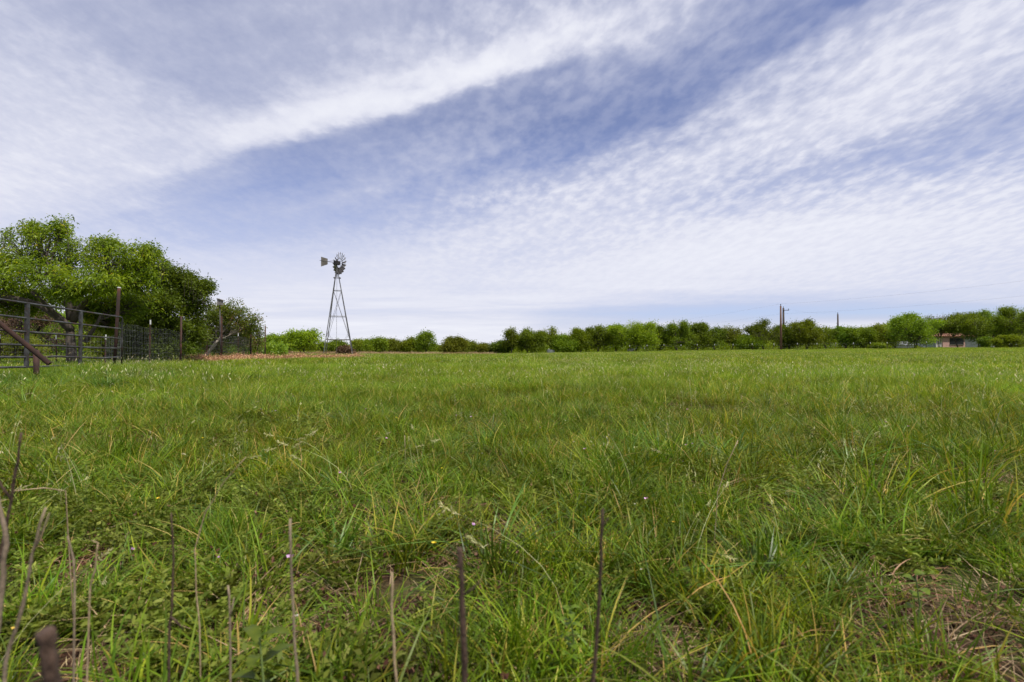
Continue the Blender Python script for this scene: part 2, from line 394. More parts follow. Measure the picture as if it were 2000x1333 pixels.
M['crumb'] = leaf_mat('soil_crumb', [(0, (.05, .022, .013)), (.6, (.11, .052, .032)), (1, (.24, .14, .085))], trans=0.0, rough=0.95, spec=.1)
M['mulch'] = solid_mat('mulch_heap', [(0, (.16, .075, .04)), (1, (.38, .20, .10))], 9, 0.95, 0, 0.8)
M['stalk_dark'] = solid_mat('dead_dark_stalk', [(0, (.030, .017, .010)), (.6, (.075, .042, .026)), (1, (.17, .10, .065))], 30, 0.9, 0, 0.6, (1, 1, .4))
M['stalk_straw'] = solid_mat('dead_straw_stalk', [(0, (.22, .15, .08)), (1, (.48, .36, .22))], 30, 0.8, 0, 0.4, (1, 1, .3))
M['stalk_grey'] = solid_mat('dead_grey_stalk', [(0, (.12, .085, .055)), (1, (.33, .25, .17))], 30, 0.85, 0, 0.4, (1, 1, .3))
# brick
mb_ = bpy.data.materials.new('pink_brick'); mb_.use_nodes = True; t = NT(mb_.node_tree); p = t.n['Principled BSDF']
tcn = t.new('ShaderNodeTexCoord'); mp = t.new('ShaderNodeMapping'); mp.inputs['Rotation'].default_value = (math.pi / 2, 0, 0)
t.l.new(tcn.outputs['Object'], mp.inputs[0]); bk = t.new('ShaderNodeTexBrick'); t.l.new(mp.outputs[0], bk.inputs[0])
bk.inputs['Scale'].default_value = 1; bk.inputs['Brick Width'].default_value = .22; bk.inputs['Row Height'].default_value = .075
bk.inputs['Mortar Size'].default_value = .008
for k, c in (('Color1', (.56, .28, .23, 1)), ('Color2', (.64, .38, .33, 1)), ('Mortar', (.5, .42, .38, 1))): bk.inputs[k].default_value = c
t.l.new(bk.outputs[0], p.inputs['Base Color']); p.inputs['Roughness'].default_value = .9
M['brick'] = mb_
# soil
ms = bpy.data.materials.new('pasture_soil'); ms.use_nodes = True; t = NT(ms.node_tree); p = t.n['Principled BSDF']
geo = t.new('ShaderNodeNewGeometry')
nA = t.noise(geo.outputs['Position'], 26, 8, 0.75); nB = t.noise(geo.outputs['Position'], 1.2, 4, 0.6)
soil = t.ramp(t.maprange(nA, .3, .7), [(0, (.022, .011, .007)), (.45, (.062, .028, .017)), (.8, (.12, .060, .036)), (1, (.24, .15, .09))])
sod = t.ramp(t.maprange(nA, .3, .7), [(0, (.040, .060, .012)), (1, (.085, .115, .024))])
ld = t.new('ShaderNodeVectorMath', operation='LENGTH'); t.l.new(geo.outputs['Position'], ld.inputs[0])
df = t.maprange(ld.outputs['Value'], 5, 22)
f0 = t.math('MAXIMUM', t.maprange(nB, .42, .58), df)
t.put(p.inputs['Base Color'], t.mix(f0, soil, sod)); p.inputs['Roughness'].default_value = .95; p.inputs['Specular IOR Level'].default_value = .2
bp = t.new('ShaderNodeBump'); bp.inputs['Strength'].default_value = 1.0; bp.inputs['Distance'].default_value = .02
t.l.new(nA, bp.inputs['Height']); t.l.new(bp.outputs[0], p.inputs['Normal'])
M['soil'] = ms

# ------------------------------------------------------------------ ground
rr = np.concatenate([[0.0], np.geomspace(0.35, 3000, 190)]); NA = 256
th = np.linspace(0, 2 * np.pi, NA, endpoint=False)
X = np.outer(rr[1:], np.cos(th)); Y = np.outer(rr[1:], np.sin(th)); Z = gnd(X, Y)
V = np.concatenate([[[0, 0, g1(0, 0)]], np.stack([X, Y, Z], -1).reshape(-1, 3)])
me = bpy.data.meshes.new('ground'); fs = []
nr = len(rr) - 1
for k in range(NA): fs.append((0, 1 + k, 1 + (k + 1) % NA))
for i in range(nr - 1):
    a = 1 + i * NA; b = a + NA
    for k in range(NA):
        k2 = (k + 1) % NA; fs.append((a + k, b + k, b + k2, a + k2))
me.from_pydata(V.tolist(), [], fs); me.update(); me.polygons.foreach_set('use_smooth', [True] * len(me.polygons))
me.materials.append(M['soil'])
ground = link(bpy.data.objects.new('ground', me)); tag(ground, 'red brown soil of the pasture showing between the grass', 'ground', kind='structure')

# ------------------------------------------------------------------ leaves and trees
def unit(v): return v / np.maximum(np.linalg.norm(v, axis=-1, keepdims=True), 1e-9)

def leaf_arrays(P, D, L, W, rg, droop=0.35, fold=True):
    """P base points, D directions -> narrow folded leaves of 4 vertices"""
    n = len(P)
    L = L * rg.uniform(.65, 1.3, (n, 1)); W = W * rg.uniform(.7, 1.25, (n, 1))
    side = unit(np.cross(D, rg.normal(size=(n, 3))))
    up = unit(np.cross(side, D))
    tip = P + D * L + np.array([0, 0, -1.0]) * L * droop
    mid = P + D * L * .48
    a = mid + side * W * .5 - up * W * .12; b = mid - side * W * .5 - up * W * .12
    V = np.stack([P, a, tip, b], 1).reshape(-1, 3)
    i = np.arange(n)[:, None] * 4
    Fq = np.concatenate([i, i + 1, i + 2, i + 3], 1)
    return V, Fq

def bez(p0, p1, p2, n):
    t = np.linspace(0, 1, n)[:, None]
    return (1 - t) ** 2 * p0 + 2 * t * (1 - t) * p1 + t ** 2 * p2

def tree(name, base, forks, lobes, label, cat='tree', leaf='leaf_mid', bark='bark', trunk_r=.15, sprays=40, per=40,
         L=.1, W=.035, spread=.22, seed=1, group=None, droop=.3, twig_r=.012, shell=.55, twigs_vis=1.0, extra_limbs=(), upleaf=.3, attach=None, limb_k=1.0, tuft=.6, lean=None, shoots=()):
    """lobes: list of (centre, radii); trunk from base to fork point(s); limbs run to the lobes; sprays of leaves at the twig ends"""
    rg = np.random.default_rng(seed)
    base = np.array(base, float)
    root = empty(name, base, label, cat, group)
    tb = MB(base); P = []; D = []
    forks = [np.array(f, float) for f in forks]
    for f in forks:
        b0 = base + np.array([rg.uniform(-1, 1), rg.uniform(-1, 1), 0]) * trunk_r * (.8 if len(forks) > 1 else 0)
        midp = (b0 + f) / 2 + rg.normal(size=3) * np.array([1, 1, 0]) * .06 * np.linalg.norm(f - b0)
        pts = bez(b0 - [0, 0, .15], midp, f, 7)
        rad = np.linspace(trunk_r * 1.15, trunk_r * .72, 7); rad[0] *= 1.25
        tb.tube(pts, list(rad / (1 if len(forks) == 1 else 1.3)), 9)
    for lc, lr in lobes:
        lc = np.array(lc, float); lr = np.array(lr, float)
        f = min(attach if attach is not None else forks, key=lambda q: np.linalg.norm(np.array(q) - lc)); f = np.array(f, float)
        dist = np.linalg.norm(lc - f)
        mid = (f + lc) / 2 + rg.normal(size=3) * .12 * dist + [0, 0, -.06 * dist]
        pts = bez(f, mid, lc + rg.normal(size=3) * lr * .15, 9)
        r0 = trunk_r * (.5 if len(forks) == 1 else .42) * limb_k
        tb.tube(pts, list(np.linspace(r0, r0 * .22, 9)), 6)
        for _ in range(int(sprays * min(1.0, .22 + lr[0] / (.6 if lean is None and attach is not None else .01)))):
            u = unit(rg.normal(size=3)) * (rg.uniform(shell, 1.0) ** .6) * (1.0 if rg.random() < .82 else rg.uniform(1.05, 1.38))
            q = lc + u * lr
            st = pts[rg.integers(3, 9)]
            m2 = (st + q) / 2 + rg.normal(size=3) * .08 * np.linalg.norm(q - st)
            tw = bez(st, m2, q, 5)
            if rg.random() < twigs_vis:
                tb.tube(tw, list(np.linspace(twig_r * 1.6, twig_r * .5, 5)), 3, caps=False)
            ddir = unit(tw[-1] - tw[-2])
            m = int(per * rg.uniform(.5, 1.4))
            along = rg.random(m) ** tuft
            cen = tw[2] + (q - tw[2]) * along[:, None]
            pp = cen + rg.normal(size=(m, 3)) * spread * np.array([1, 1, .75])
            dd = unit(rg.normal(size=(m, 3)) * .8 + ddir * .7 + np.array([0, 0, upleaf]))
            P.append(pp); D.append(dd)
    for q in shoots:
        q = np.array(q, float); dn = np.array([rg.uniform(-.3, .3), rg.uniform(-.2, .2), -1.0]) * rg.uniform(.35, .8)
        tb.tube([q + dn, q + dn * .5 + rg.normal(0, .03, 3), q], [.010, .007, .004], 3, caps=False)
        m = int(rg.integers(9, 22)); f_ = rg.random(m) ** 1.6
        P.append(q + dn * f_[:, None] + rg.normal(0, .025, (m, 3))); D.append(unit(rg.normal(size=(m, 3)) * [1, 1, .4] + [0, 0, .25]))
    for pts, rad in extra_limbs: tb.tube(pts, rad, 8)
    tb.build('trunk', M[bark], root, smooth=True)
    if P:
        P = np.concatenate(P); D = np.concatenate(D)
        keep = P[:, 2] > gnd(P[:, 0], P[:, 1]) + .02
        P = P[keep]; D = D[keep]
        Vv, Ff = leaf_arrays(P, D, L, W, rg, droop)
        clump = .5 + .5 * np.sin(P[:, 0] * 2.1 / max(spread * 4, .3) + seed) * np.cos(P[:, 1] * 1.7 + P[:, 2] * 2.3 / max(spread * 4, .3))
        tint = np.clip(.15 + .45 * clump + rg.normal(0, .2, len(P)), 0, 1)
        mesh_np('crown', Vv, Ff, M[leaf], np.repeat(tint, 4), parent=root, origin=base)
    return root

def lobes_px(lst):
    o = []
    for px, py, Yd, rx, ry in lst:
        c = atY(px, py, Yd); o.append((c, (rx / F * Yd, rx / F * Yd * .9, ry / F * Yd)))
    return o
def gp(px, Yd, dz=0):
    x = (px - 1000) / F * Yd
    return np.array([x, Yd, g1(x, Yd) + dz])

# big pecan-like tree behind the gate
def rim(line, Yd, n, rx, ry, sd_):
    rg_ = np.random.default_rng(sd_); o = []
    xs = [q[0] for q in line]; ys = [q[1] for q in line]
    for x in rg_.uniform(xs[0], xs[-1], n):
        k = rg_.uniform(.5, 1.2); o.append((x, np.interp(x, xs, ys) + ry * k + rg_.uniform(-6, 8), Yd + rg_.uniform(-.6, .6), rx * k, ry * k))
    return o
SH1 = rim([(-60, 452), (0, 455), (25, 436), (60, 436), (75, 440), (100, 431), (118, 440), (135, 458), (165, 464), (200, 463), (225, 470), (262, 474), (275, 470), (300, 492), (330, 512)], 18.9, 95, 8, 3, 8)
SH2 = rim([(300, 496), (330, 512), (350, 520), (370, 535), (390, 555), (404, 580), (400, 620)], 22.4, 60, 8, 3, 9)
b1 = gp(143, 19)
lim = []
fk = np.array(atY(136, 640, 19))
def limb(pixs, r0, r1):
    pts = [np.array(atY(*q)) for q in pixs]
    P_ = []
    for a, b in zip(pts, pts[1:]):
        for t_ in np.linspace(0, 1, 5)[:-1]: P_.append(a + (b - a) * t_)
    P_.append(pts[-1]); P_ = np.array(P_)
    Q = P_.copy()
    for _ in range(3): Q[1:-1] = (Q[:-2] + Q[1:-1] * 2 + Q[2:]) / 4
    return (Q, list(np.linspace(r0, r1, len(Q))))
lim.append(limb([(138, 645, 19), (112, 618, 18.6), (70, 592, 18.2), (10, 580, 18), (-60, 560, 17.8)], .15, .07))
lim.append(limb([(138, 625, 19), (132, 590, 18.8), (112, 555, 18.6), (95, 530, 18.5)], .14, .06))
lim.append(limb([(142, 628, 19), (160, 592, 18.8), (185, 577, 18.6), (215, 560, 18.6)], .12, .05))
lim.append(limb([(166, 668, 19.2), (185, 640, 19.2), (198, 612, 19.3)], .08, .04))
lim.append(limb([(128, 640, 19), (100, 605, 18.3), (60, 570, 17.8)], .10, .05))
tree('pecan_tree', b1, [fk], lobes_px([(-50, 505, 19, 70, 42), (28, 492, 18.5, 52, 46), (92, 484, 19, 44, 46), (70, 535, 17.6, 55, 30), (150, 508, 19, 46, 40),
      (205, 506, 18.7, 42, 38), (185, 552, 17.8, 45, 28), (125, 560, 17.5, 38, 24), (258, 505, 19.5, 38, 34), (-70, 560, 18, 60, 32), (8, 548, 18, 40, 26), (232, 548, 19, 42, 30), (272, 545, 19.4, 36, 34),
      (85, 582, 20.5, 44, 20), (45, 602, 20.2, 40, 18), (178, 604, 19.8, 30, 18), (152, 590, 20.2, 26, 14), (205, 630, 20.5, 26, 22), (215, 590, 20, 36, 22), (255, 600, 20.4, 36, 30), (20, 585, 20.5, 45, 14), (118, 440, 19, 12, 14), (60, 446, 19, 14, 12), (290, 492, 19.5, 14, 14), (205, 474, 19, 14, 12)] ),
     'big spreading tree with long bright leaves and arched limbs behind the gate', leaf='leaf_bright', trunk_r=.17, sprays=50, per=40, L=.14, W=.045,
     spread=.14, seed=3, droop=.45, twig_r=.012, extra_limbs=lim, shell=.4, attach=[q for L_ in lim for q in L_[0][3::3]], limb_k=.45, tuft=.45, shoots=[atY(q[0], q[1] - 6 + abs(random.gauss(0, 9)), q[2]) for q in SH1])
tree('hackberry_tree', gp(328, 22.5), [atY(325, 640, 22.5)], lobes_px([(305, 532, 22, 42, 36), (345, 556, 22.5, 34, 36), (374, 588, 23, 28, 34), (312, 595, 21.5, 46, 36), (265, 590, 22, 38, 38),
      (352, 640, 22.5, 42, 36), (295, 648, 21.8, 48, 36), (243, 640, 22, 32, 34), (384, 650, 23, 20, 30), (330, 682, 22, 50, 18), (275, 682, 22.4, 45, 18), (250, 600, 23, 38, 40), (232, 560, 23, 30, 30), (250, 660, 23.5, 40, 30), (398, 560, 23, 10, 12), (366, 548, 23, 12, 12)] ),
     'dense dark green tree leafy to the ground behind the wire mesh', leaf='leaf_dark', trunk_r=.14, sprays=80, per=60, L=.105, W=.052, spread=.18, seed=11, shell=.15, limb_k=.5, shoots=[atY(q[0], q[1] - 4 + abs(random.gauss(0, 8)), q[2]) for q in SH2])
lim3 = [limb([(394, 700, 32), (412, 684, 32.3), (426, 668, 32.8), (438, 650, 33.3), (456, 620, 34)], .10, .03), limb([(436, 652, 33.2), (452, 643, 33.8), (474, 628, 34.5)], .05, .02)]
tree('leaning_tree', gp(394, 32), [atY(425, 665, 32)], lobes_px([(425, 612, 32, 24, 22), (458, 606, 33, 26, 20), (486, 632, 33, 22, 22), (405, 630, 32, 20, 30), (450, 645, 34, 32, 24), (412, 668, 33, 22, 20), (490, 668, 35, 25, 22)]),
     'leaning pale trunked tree with reddish young leaves beside the birdhouse pole', leaf='leaf_red', bark='bark_pale', trunk_r=.10, sprays=50, per=46, L=.13, W=.07, spread=.18, seed=21, extra_limbs=lim3, twig_r=.009, limb_k=.5)
tree('bare_sapling', gp(503, 35), [atY(503, 672, 35)], lobes_px([(500, 645, 35, 10, 16), (508, 648, 35, 9, 16), (504, 662, 35, 14, 10)]),
     'twiggy nearly leafless sapling between the last two fence posts', leaf='leaf_red', trunk_r=.045, sprays=16, per=5, L=.10, W=.06, spread=.08, seed=31, twig_r=.014)

def bush(px, top, wpx, Yd, label, leaf='leaf_mid', seed=0, n=5, sprays=26, per=26, L=.13, W=.08, low=.1, trunk=.06, bark='bark', cat='bush', name='bush', group=None, spread=.2, twig_r=.012, airy=.3, irregular=.3, multi=2):
    rg = np.random.default_rng(seed + 500)
    base = gp(px, Yd); topz = EYE + (HZ - top) / F * Yd; H = topz - base[2]; R = wpx / 2 / F * Yd
    lobes = []
    for i in range(n):
        a = (i + .5) / n * 2 - 1
        lz = base[2] + H * (low + (1 - low) * rg.uniform(.35, .62)); rz = H * rg.uniform(.26, .34)
        lx = base[0] + a * R * .68; ly = Yd + rg.uniform(-.5, .5) * R
        if abs(a) < .45: lz = topz - rz * 1.02
        else: lz = min(lz, topz - rz * 1.2)
        rr_ = R * rg.uniform(.36, .5)
        lobes.append(((lx, ly, lz), (rr_, rr_, rz)))
    if irregular > .2:
        k = rg.integers(3, 6)
        for _ in range(k):
            a = rg.uniform(-.95, .95); rz = H * rg.uniform(.07, .14)
            lobes.append(((base[0] + a * R, Yd, topz - rz + rg.uniform(-.10, .05) * H - abs(a) ** 2 * H * .22), (R * rg.uniform(.12, .26), R * .2, rz)))
    lobes.append(((base[0], Yd, base[2] + H * (low + .22)), (R * .8, R * .7, H * .22)))
    fk = [base + np.array([rg.uniform(-.25, .25) * R, 0, H * rg.uniform(.22, .34)]) for _ in range(multi)]
    return tree(name, base, fk, lobes, label, cat, leaf, bark, trunk, sprays, per, L, W, spread, seed, group, twig_r=twig_r, shell=airy)

# brush seen through the gate and behind the mesh
for i, (px, top, wp, Yd, lf, lab) in enumerate([
    (-60, 590, 150, 30, 'leaf_brown', 'brown twiggy brush seen between the gate rails, farthest from the pecan trunk'),
    (45, 596, 130, 27, 'leaf_brown', 'brown budding bush seen through the gate between its two uprights'),
    (115, 612, 100, 34, 'leaf_mid', 'low green bush seen through the gate just beside the pecan trunk'),
    (10, 655, 120, 24, 'leaf_olive', 'low olive bush under the brown brush behind the gate'),
    (195, 606, 100, 27, 'leaf_olive', 'olive bush between the pecan trunk and the tall rusty gate post'),
    (215, 660, 60, 23, 'leaf_mid', 'small green bush low behind the rusty gate post'),
    (434, 640, 70, 38, 'leaf_mid', 'green bush behind the leaning pale trunk and birdhouse pole'),
    (474, 630, 64, 37, 'leaf_mid', 'taller green bush behind the mesh, between the birdhouse pole and the sapling')]):
    bush(px, top, wp, Yd, lab, lf, seed=40 + i, n=5, sprays=24, per=24, L=.10, W=.05, spread=.16, group='bushes behind the gate and wire mesh' if i < 6 else 'bushes behind the far end of the mesh fence', low=.05, name='bush', trunk=.05)

# background trees: (px, top row, width px, depth, kind, airy, label)
BG = [
 (548, 655, 60, 72, 'mid', 0, 'rounded green tree just past the last dark fence post'),
 (592, 646, 70, 60, 'mesq', 3, 'bright airy mesquite with forked dark trunk beside the windmill'),
 (652, 666, 56, 84, 'mid', 0, 'green tree framed between the windmill legs'),
 (703, 664, 46, 82, 'olive', 0, 'yellowish rounded bush directly beside the windmill legs'),
 (734, 658, 40, 76, 'mid', 1, 'taller green tree one place away from the windmill, with a pointed top'),
 (772, 664, 48, 86, 'olive', 0, 'low flat topped bush between the pointed tree and the knobbly tree'),
 (806, 661, 34, 86, 'mesq', 0, 'small bush tucked against the knobbly tree'),
 (832, 650, 40, 78, 'mid', 2, 'knobbly tree rising above the low far hedge with a tall bare necked top'),
 (885, 661, 40, 74, 'olive', 0, 'lone round bush with a dark base standing forward in the field edge'),
 (912, 666, 36, 90, 'olive', 1, 'thin bush close behind the lone round bush'),
 (944, 672, 40, 92, 'olive', 0, 'lowest bush in the dip of the tree line'),
 (976, 669, 40, 92, 'dark', 0, 'low dark bush at the foot of the pale spindly tree'),
 (998, 641, 30, 90, 'mesq', 3, 'pale spindly tree with a bare neck at the start of the long tree line'),
 (1032, 645, 54, 90, 'mid', 0, 'dense rounded tree just past the pale spindly tree'),
 (1074, 640, 34, 92, 'grey', 3, 'see-through greyish tree beside the dense rounded one'),
 (1102, 656, 52, 92, 'mid', 0, 'low green tree beneath the tiny distant power pole'),
 (1132, 645, 48, 92, 'mesq', 1, 'light green tree just past the tiny distant power pole'),
 (1168, 638, 54, 92, 'mid', 1, 'broad tree with a wispy top next to the bright domed one'),
 (1202, 634, 40, 96, 'mid', 1, 'narrow tree leaning on the bright domed tree'),
 (1240, 626, 80, 90, 'mesq', 0, 'bright domed tree above the far white car'),
 (1286, 636, 42, 94, 'dark', 0, 'dark tree tucked just past the bright domed tree'),
 (1322, 627, 56, 92, 'mid', 1, 'tall rounded tree behind the first white tipped fence post'),
 (1362, 633, 52, 94, 'mid', 0, 'rounded tree behind the second white tipped fence post'),
 (1396, 636, 34, 94, 'dark', 2, 'small tree with a ragged dark top in the middle of the white tipped posts'),
 (1428, 638, 38, 94, 'olive', 3, 'thin wispy tree before the low gap in the tree line'),
 (1458, 654, 48, 94, 'mid', 0, 'low tree filling the gap in the long tree line'),
 (1494, 626, 56, 94, 'mid', 2, 'tree with an open crown on the near side of the twin power poles'),
 (1541, 630, 42, 94, 'dark', 0, 'dark tree directly behind the twin power poles'),
 (1575, 625, 58, 90, 'mesq', 1, 'light green open tree just past the twin power poles'),
 (1614, 637, 36, 95, 'mid', 2, 'small ragged tree between the light green tree and the single power pole'),
 (1652, 638, 38, 95, 'dark', 1, 'small dark topped tree just past the single power pole'),
 (1686, 638, 52, 94, 'mid', 0, 'flat topped tree two along from the single power pole'),
 (1722, 637, 50, 94, 'olive', 0, 'soft yellow green tree before the big house tree'),
 (1748, 628, 34, 96, 'mesq', 2, 'wispy tree hugging the big house tree'),
 (1786, 616, 86, 88, 'mid', 0, 'big spreading tree with dark low trunk beside the house'),
 (1834, 614, 44, 98, 'red', 3, 'reddish brown airy tree with forked trunk in front of the house'),
 (1872, 612, 84, 98, 'mid', 0, 'wide tree arching over the brick house wall'),
 (1912, 604, 44, 100, 'dark', 1, 'taller dark tree behind the house roof'),
 (1944, 606, 56, 102, 'mid', 1, 'tree with open top past the end of the house'),
 (1985, 600, 70, 96, 'mid', 1, 'tallest tree at the end of the line, with dark shaded middle'),
 (2045, 604, 90, 98, 'mid', 0, 'broad tree at the very end of the tree line'),
]
KM = {'mid': 'leaf_mid', 'mesq': 'leaf_mesq', 'olive': 'leaf_olive', 'dark': 'leaf_dark', 'red': 'leaf_red', 'grey': 'leaf_olive'}
GL = 'trees along the low far edge of the field'; GR = 'trees in the long far tree line'
for i, (px, top, wp, Yd, kd, airy, lab) in enumerate(BG):
    sp = [38, 34, 26, 18][airy]; pe = [38, 32, 26, 20][airy]; wp = wp * (1.05 if i in (12, 14) or px < 985 else 1.25); top = top + (3 if 640 < px < 960 and px != 832 else 0)
    if wp > 70: sp += 10
    arch = 1870 < px < 1890 or 1825 < px < 1840
    bush(px, top, wp, Yd, lab, KM[kd], seed=100 + i, n=6 if wp > 45 else 4, sprays=sp, per=pe, L=.24, W=.13, low=(.50 if arch else .30 if airy >= 3 else .06 + .05 * airy),
         trunk=.13 if airy < 3 else .09, cat='tree', name='tree' if kd != 'mesq' else 'mesquite_tree', group=GL if px < 985 else GR, spread=.36, twig_r=.02, airy=.15 + .1 * airy, irregular=.3)
for px, top, wp, Yd, kd, lab in [
    (676, 681, 24, 56, 'leaf_brown', 'dark twiggy bush at the foot of the windmill'),
    (1972, 656, 66, 84, 'leaf_mesq', 'light green rounded bush standing forward of the tallest tree'),
    (1925, 660, 22, 92, 'leaf_dark', 'small dark conical bush against the pale house wall'),
    (1720, 672, 30, 88, 'leaf_mesq', 'low light green shrub under the soft yellow green tree')]:
    bush(px, top, wp, Yd, lab, kd, seed=int(px), n=5, sprays=30, per=30, L=.2, W=.12, spread=.22, twig_r=.02, low=.02)

# the wood that closes the view far behind, one mass
def wood_mass(name, segs, dens, leaf, label, L, W, seed, dlo, dhi):
    rg = np.random.default_rng(seed); P = []; 
    for (pa, ta), (pb, tb_) in zip(segs, segs[1:]):
        n = int(abs(pb - pa) * dens)
        f = rg.random(n); px = pa + (pb - pa) * f; top = ta + (tb_ - ta) * f
        Yd = rg.uniform(dlo, dhi, n); x = (px - 1000) / F * Yd
        zt = EYE + (HZ - top) / F * Yd
        b = .86 + .10 * np.sin(px * .23 + 2 * np.sin(px * .07)) + .08 * np.sin(px * .71) + .05 * np.sin(px * 1.9)
        g = gnd(x, Yd); z = g + (zt - g) * b * rg.random(n) ** .8
        P.append(np.stack([x, Yd, z], 1))
    P = np.concatenate(P); D = unit(rg.normal(size=P.shape) + [0, 0, .3])
    Vv, Ff = leaf_arrays(P, D, L, W, rg, .2)
    tn = np.clip(.4 + .3 * np.sin(P[:, 0] * .9) + rg.normal(0, .2, len(P)), 0, 1)
    o = mesh_np(name, Vv, Ff, M[leaf], np.repeat(tn, 4)); tag(o, label, 'woods', kind='stuff')
wood_mass('distant_woods', [(-200, 650), (300, 655), (520, 664), (640, 674), (800, 673), (900, 678), (955, 678), (975, 673), (1010, 656), (1060, 654), (1100, 657), (1130, 650), (1200, 642), (1300, 641), (1400, 645), (1440, 653), (1465, 652), (1490, 640), (1600, 640), (1700, 641), (1750, 640), (1800, 634), (1900, 622), (2000, 614), (2300, 612)],
          46, 'leaf_mesq', 'far green woods behind the long tree line', .6, .36, 61, 112, 132)
wood_mass('undergrowth', [(985, 668), (1100, 666), (1200, 660), (1400, 660), (1460, 662), (1600, 658), (1740, 658), (1775, 668), (1800, 680)], 26, 'leaf_mesq', 'green undergrowth between the trunks of the long tree line', .35, .2, 62, 98, 104)
wood_mass('thicket', [(-150, 588), (60, 592), (160, 600), (260, 600), (380, 630), (430, 655), (520, 666), (560, 670)], 90, 'leaf_dark', 'shaded thicket behind the gate and the dark green tree', .22, .12, 63, 40, 48)

# ------------------------------------------------------------------ windmill
WY = 54.0
mill = empty('windmill', gp(662, WY), 'tall steel lattice windmill with round bladed wheel and grey tail vane', 'windmill')
mo = gp(662, WY)
def WP(px, py, dy=0): return Vector(atY(px, py, WY + dy))
hub = WP(657.2, 513.5)
ztop = atY(0, 530, WY).z; zb = mo[2]
cx = mo[0]; topc = Vector((hub.x, WY, ztop))
ang = math.radians(15.5); half = 1.46
corners = []
for k in range(4):
    a = ang + math.pi / 4 + k * math.pi / 2
    corners.append(Vector((cx + half * 1.414 * math.cos(a), WY + half * 1.414 * math.sin(a), zb - .1)))
tops = [topc + (c - Vector((cx, WY, zb - .1))) * .06 for c in corners]
def leg_at(k, z):
    f = (z - corners[k].z) / (tops[k].z - corners[k].z); return corners[k].lerp(tops[k], f)
for k in range(4):
    m = MB(mo); m.tube([corners[k], tops[k]], .045, 5); m.build('leg', M['mill_steel'], mill)
zl = [atY(0, y, WY).z for y in (664, 618.6, 568)]
for z in zl:
    m = MB(mo)
    for k in range(4): m.tube([leg_at(k, z), leg_at((k + 1) % 4, z)], .035 if z == zl[0] else .026, 4)
    m.build('girt', M['mill_steel'], mill)
for k in range(4):
    k2 = (k + 1) % 4; m = MB(mo)
    for a, b in ((zl[0], zl[2] + .0),):
        m.tube([leg_at(k, a), leg_at(k2, b)], .016, 4); m.tube([leg_at(k2, a), leg_at(k, b)], .016, 4)
    za = zl[0]; 
    m.tube([leg_at(k, za + .7), leg_at(k, za).lerp(leg_at(k2, za), .22)], .012, 4)
    m.tube([leg_at(k2, za + .7), leg_at(k2, za).lerp(leg_at(k, za), .22)], .012, 4)
    m.build('brace', M['mill_steel'], mill)
pz = atY(0, 543, WY).z
m = MB(mo)
for k in range(4):
    p_ = leg_at(k, pz); c_ = Vector((topc.x, WY, pz)); q_ = p_ + (p_ - c_).normalized() * .22
    m.tube([p_, q_], .04, 4)
for k in range(4):
    p_ = leg_at(k, pz); c_ = Vector((topc.x, WY, pz)); q_ = p_ + (p_ - c_).normalized() * .14
    p2 = leg_at((k + 1) % 4, pz); q2 = p2 + (p2 - c_).normalized() * .14
    m.tube([q_, q2], .02, 4)
m.build('platform', M['mill_steel'], mill)
m = MB(mo); m.tube([topc - Vector((0, 0, .6)), hub - Vector((0, 0, .25))], .06, 6); m.tube([Vector((topc.x, WY, zb)), topc], .014, 4); m.build('mast', M['mill_steel'], mill)
ax = Vector((math.sin(math.radians(39)), math.cos(math.radians(39)), 0))       # wheel looks this way
sd = Vector((-ax.y, ax.x, 0)); upv = Vector((0, 0, 1))
m = MB(mo); m.box(hub, (.62, .36, .40), (ax, sd, upv)); m.tube([hub + upv * .1, hub + upv * .42], [.16, .06], 8)
m.tube([hub + ax * .25, hub + ax * .36], .06, 8); m.build('gearbox', M['mill_dark'], mill, bevel=.04)
wc = hub + ax * .27; WR = 1.19
wheel = MB(mo)
for rad_, off in ((WR * .86, 0.05), (WR * .44, 0.0)):
    ring = [wc + ax * off + (sd * math.cos(a) + upv * math.sin(a)) * rad_ for a in np.linspace(0, 2 * math.pi, 37)]
    wheel.tube(ring, .016, 4, caps=False)
for k in range(6):
    a = k * math.pi / 3 + .2; d = sd * math.cos(a) + upv * math.sin(a)
    wheel.tube([hub + ax * .35, wc + d * WR * .86], .014, 4); wheel.tube([hub + ax * .68, wc + d * WR * .86], .012, 4)
wh = wheel.build('wheel', M['mill_steel'], mill)
for k in range(18):
    a = k * math.pi / 9; d = sd * math.cos(a) + upv * math.sin(a); tdir = sd * (-math.sin(a)) + upv * math.cos(a)
    pitch = math.radians(-36); cdir = tdir * math.cos(pitch) + ax * math.sin(pitch)
    nrm = d.cross(cdir).normalized()
    bl = MB(mo); rows = []
    for r_, w_ in ((WR * .40, .15), (WR * .7, .25), (WR * 1.0, .36)):
        rows.append([wc + d * r_ + cdir * (w_ * (q - .5)) + nrm * (.035 * (1 - (2 * q - 1) ** 2)) for q in (0, .33, .66, 1)])
    for i0 in range(2):
        for j0 in range(3):
            a0, a1, b1_, b0_ = rows[i0][j0], rows[i0][j0 + 1], rows[i0 + 1][j0 + 1], rows[i0 + 1][j0]
            bl.prism([a0, a1, b1_, b0_], nrm * .004)
    bl.build('blade', M['mill_blade'], wh)
tb_ = hub - ax * .2; te = hub - ax * 1.08
m = MB(mo); m.tube([tb_, te - ax * .9], .025, 5); m.tube([tb_ + upv * .22, te - ax * .1], .018, 5); m.build('tail_boom', M['mill_steel'], mill)
vd = -ax; 
m = MB(mo)
p0 = te - upv * .12
vane = [te + upv * .30, te - upv * .30, te + vd * .75 - upv * .62, te + vd * .75 + upv * .40]
m.prism(vane, sd * .012); m.build('tail_vane', M['vane'], mill)

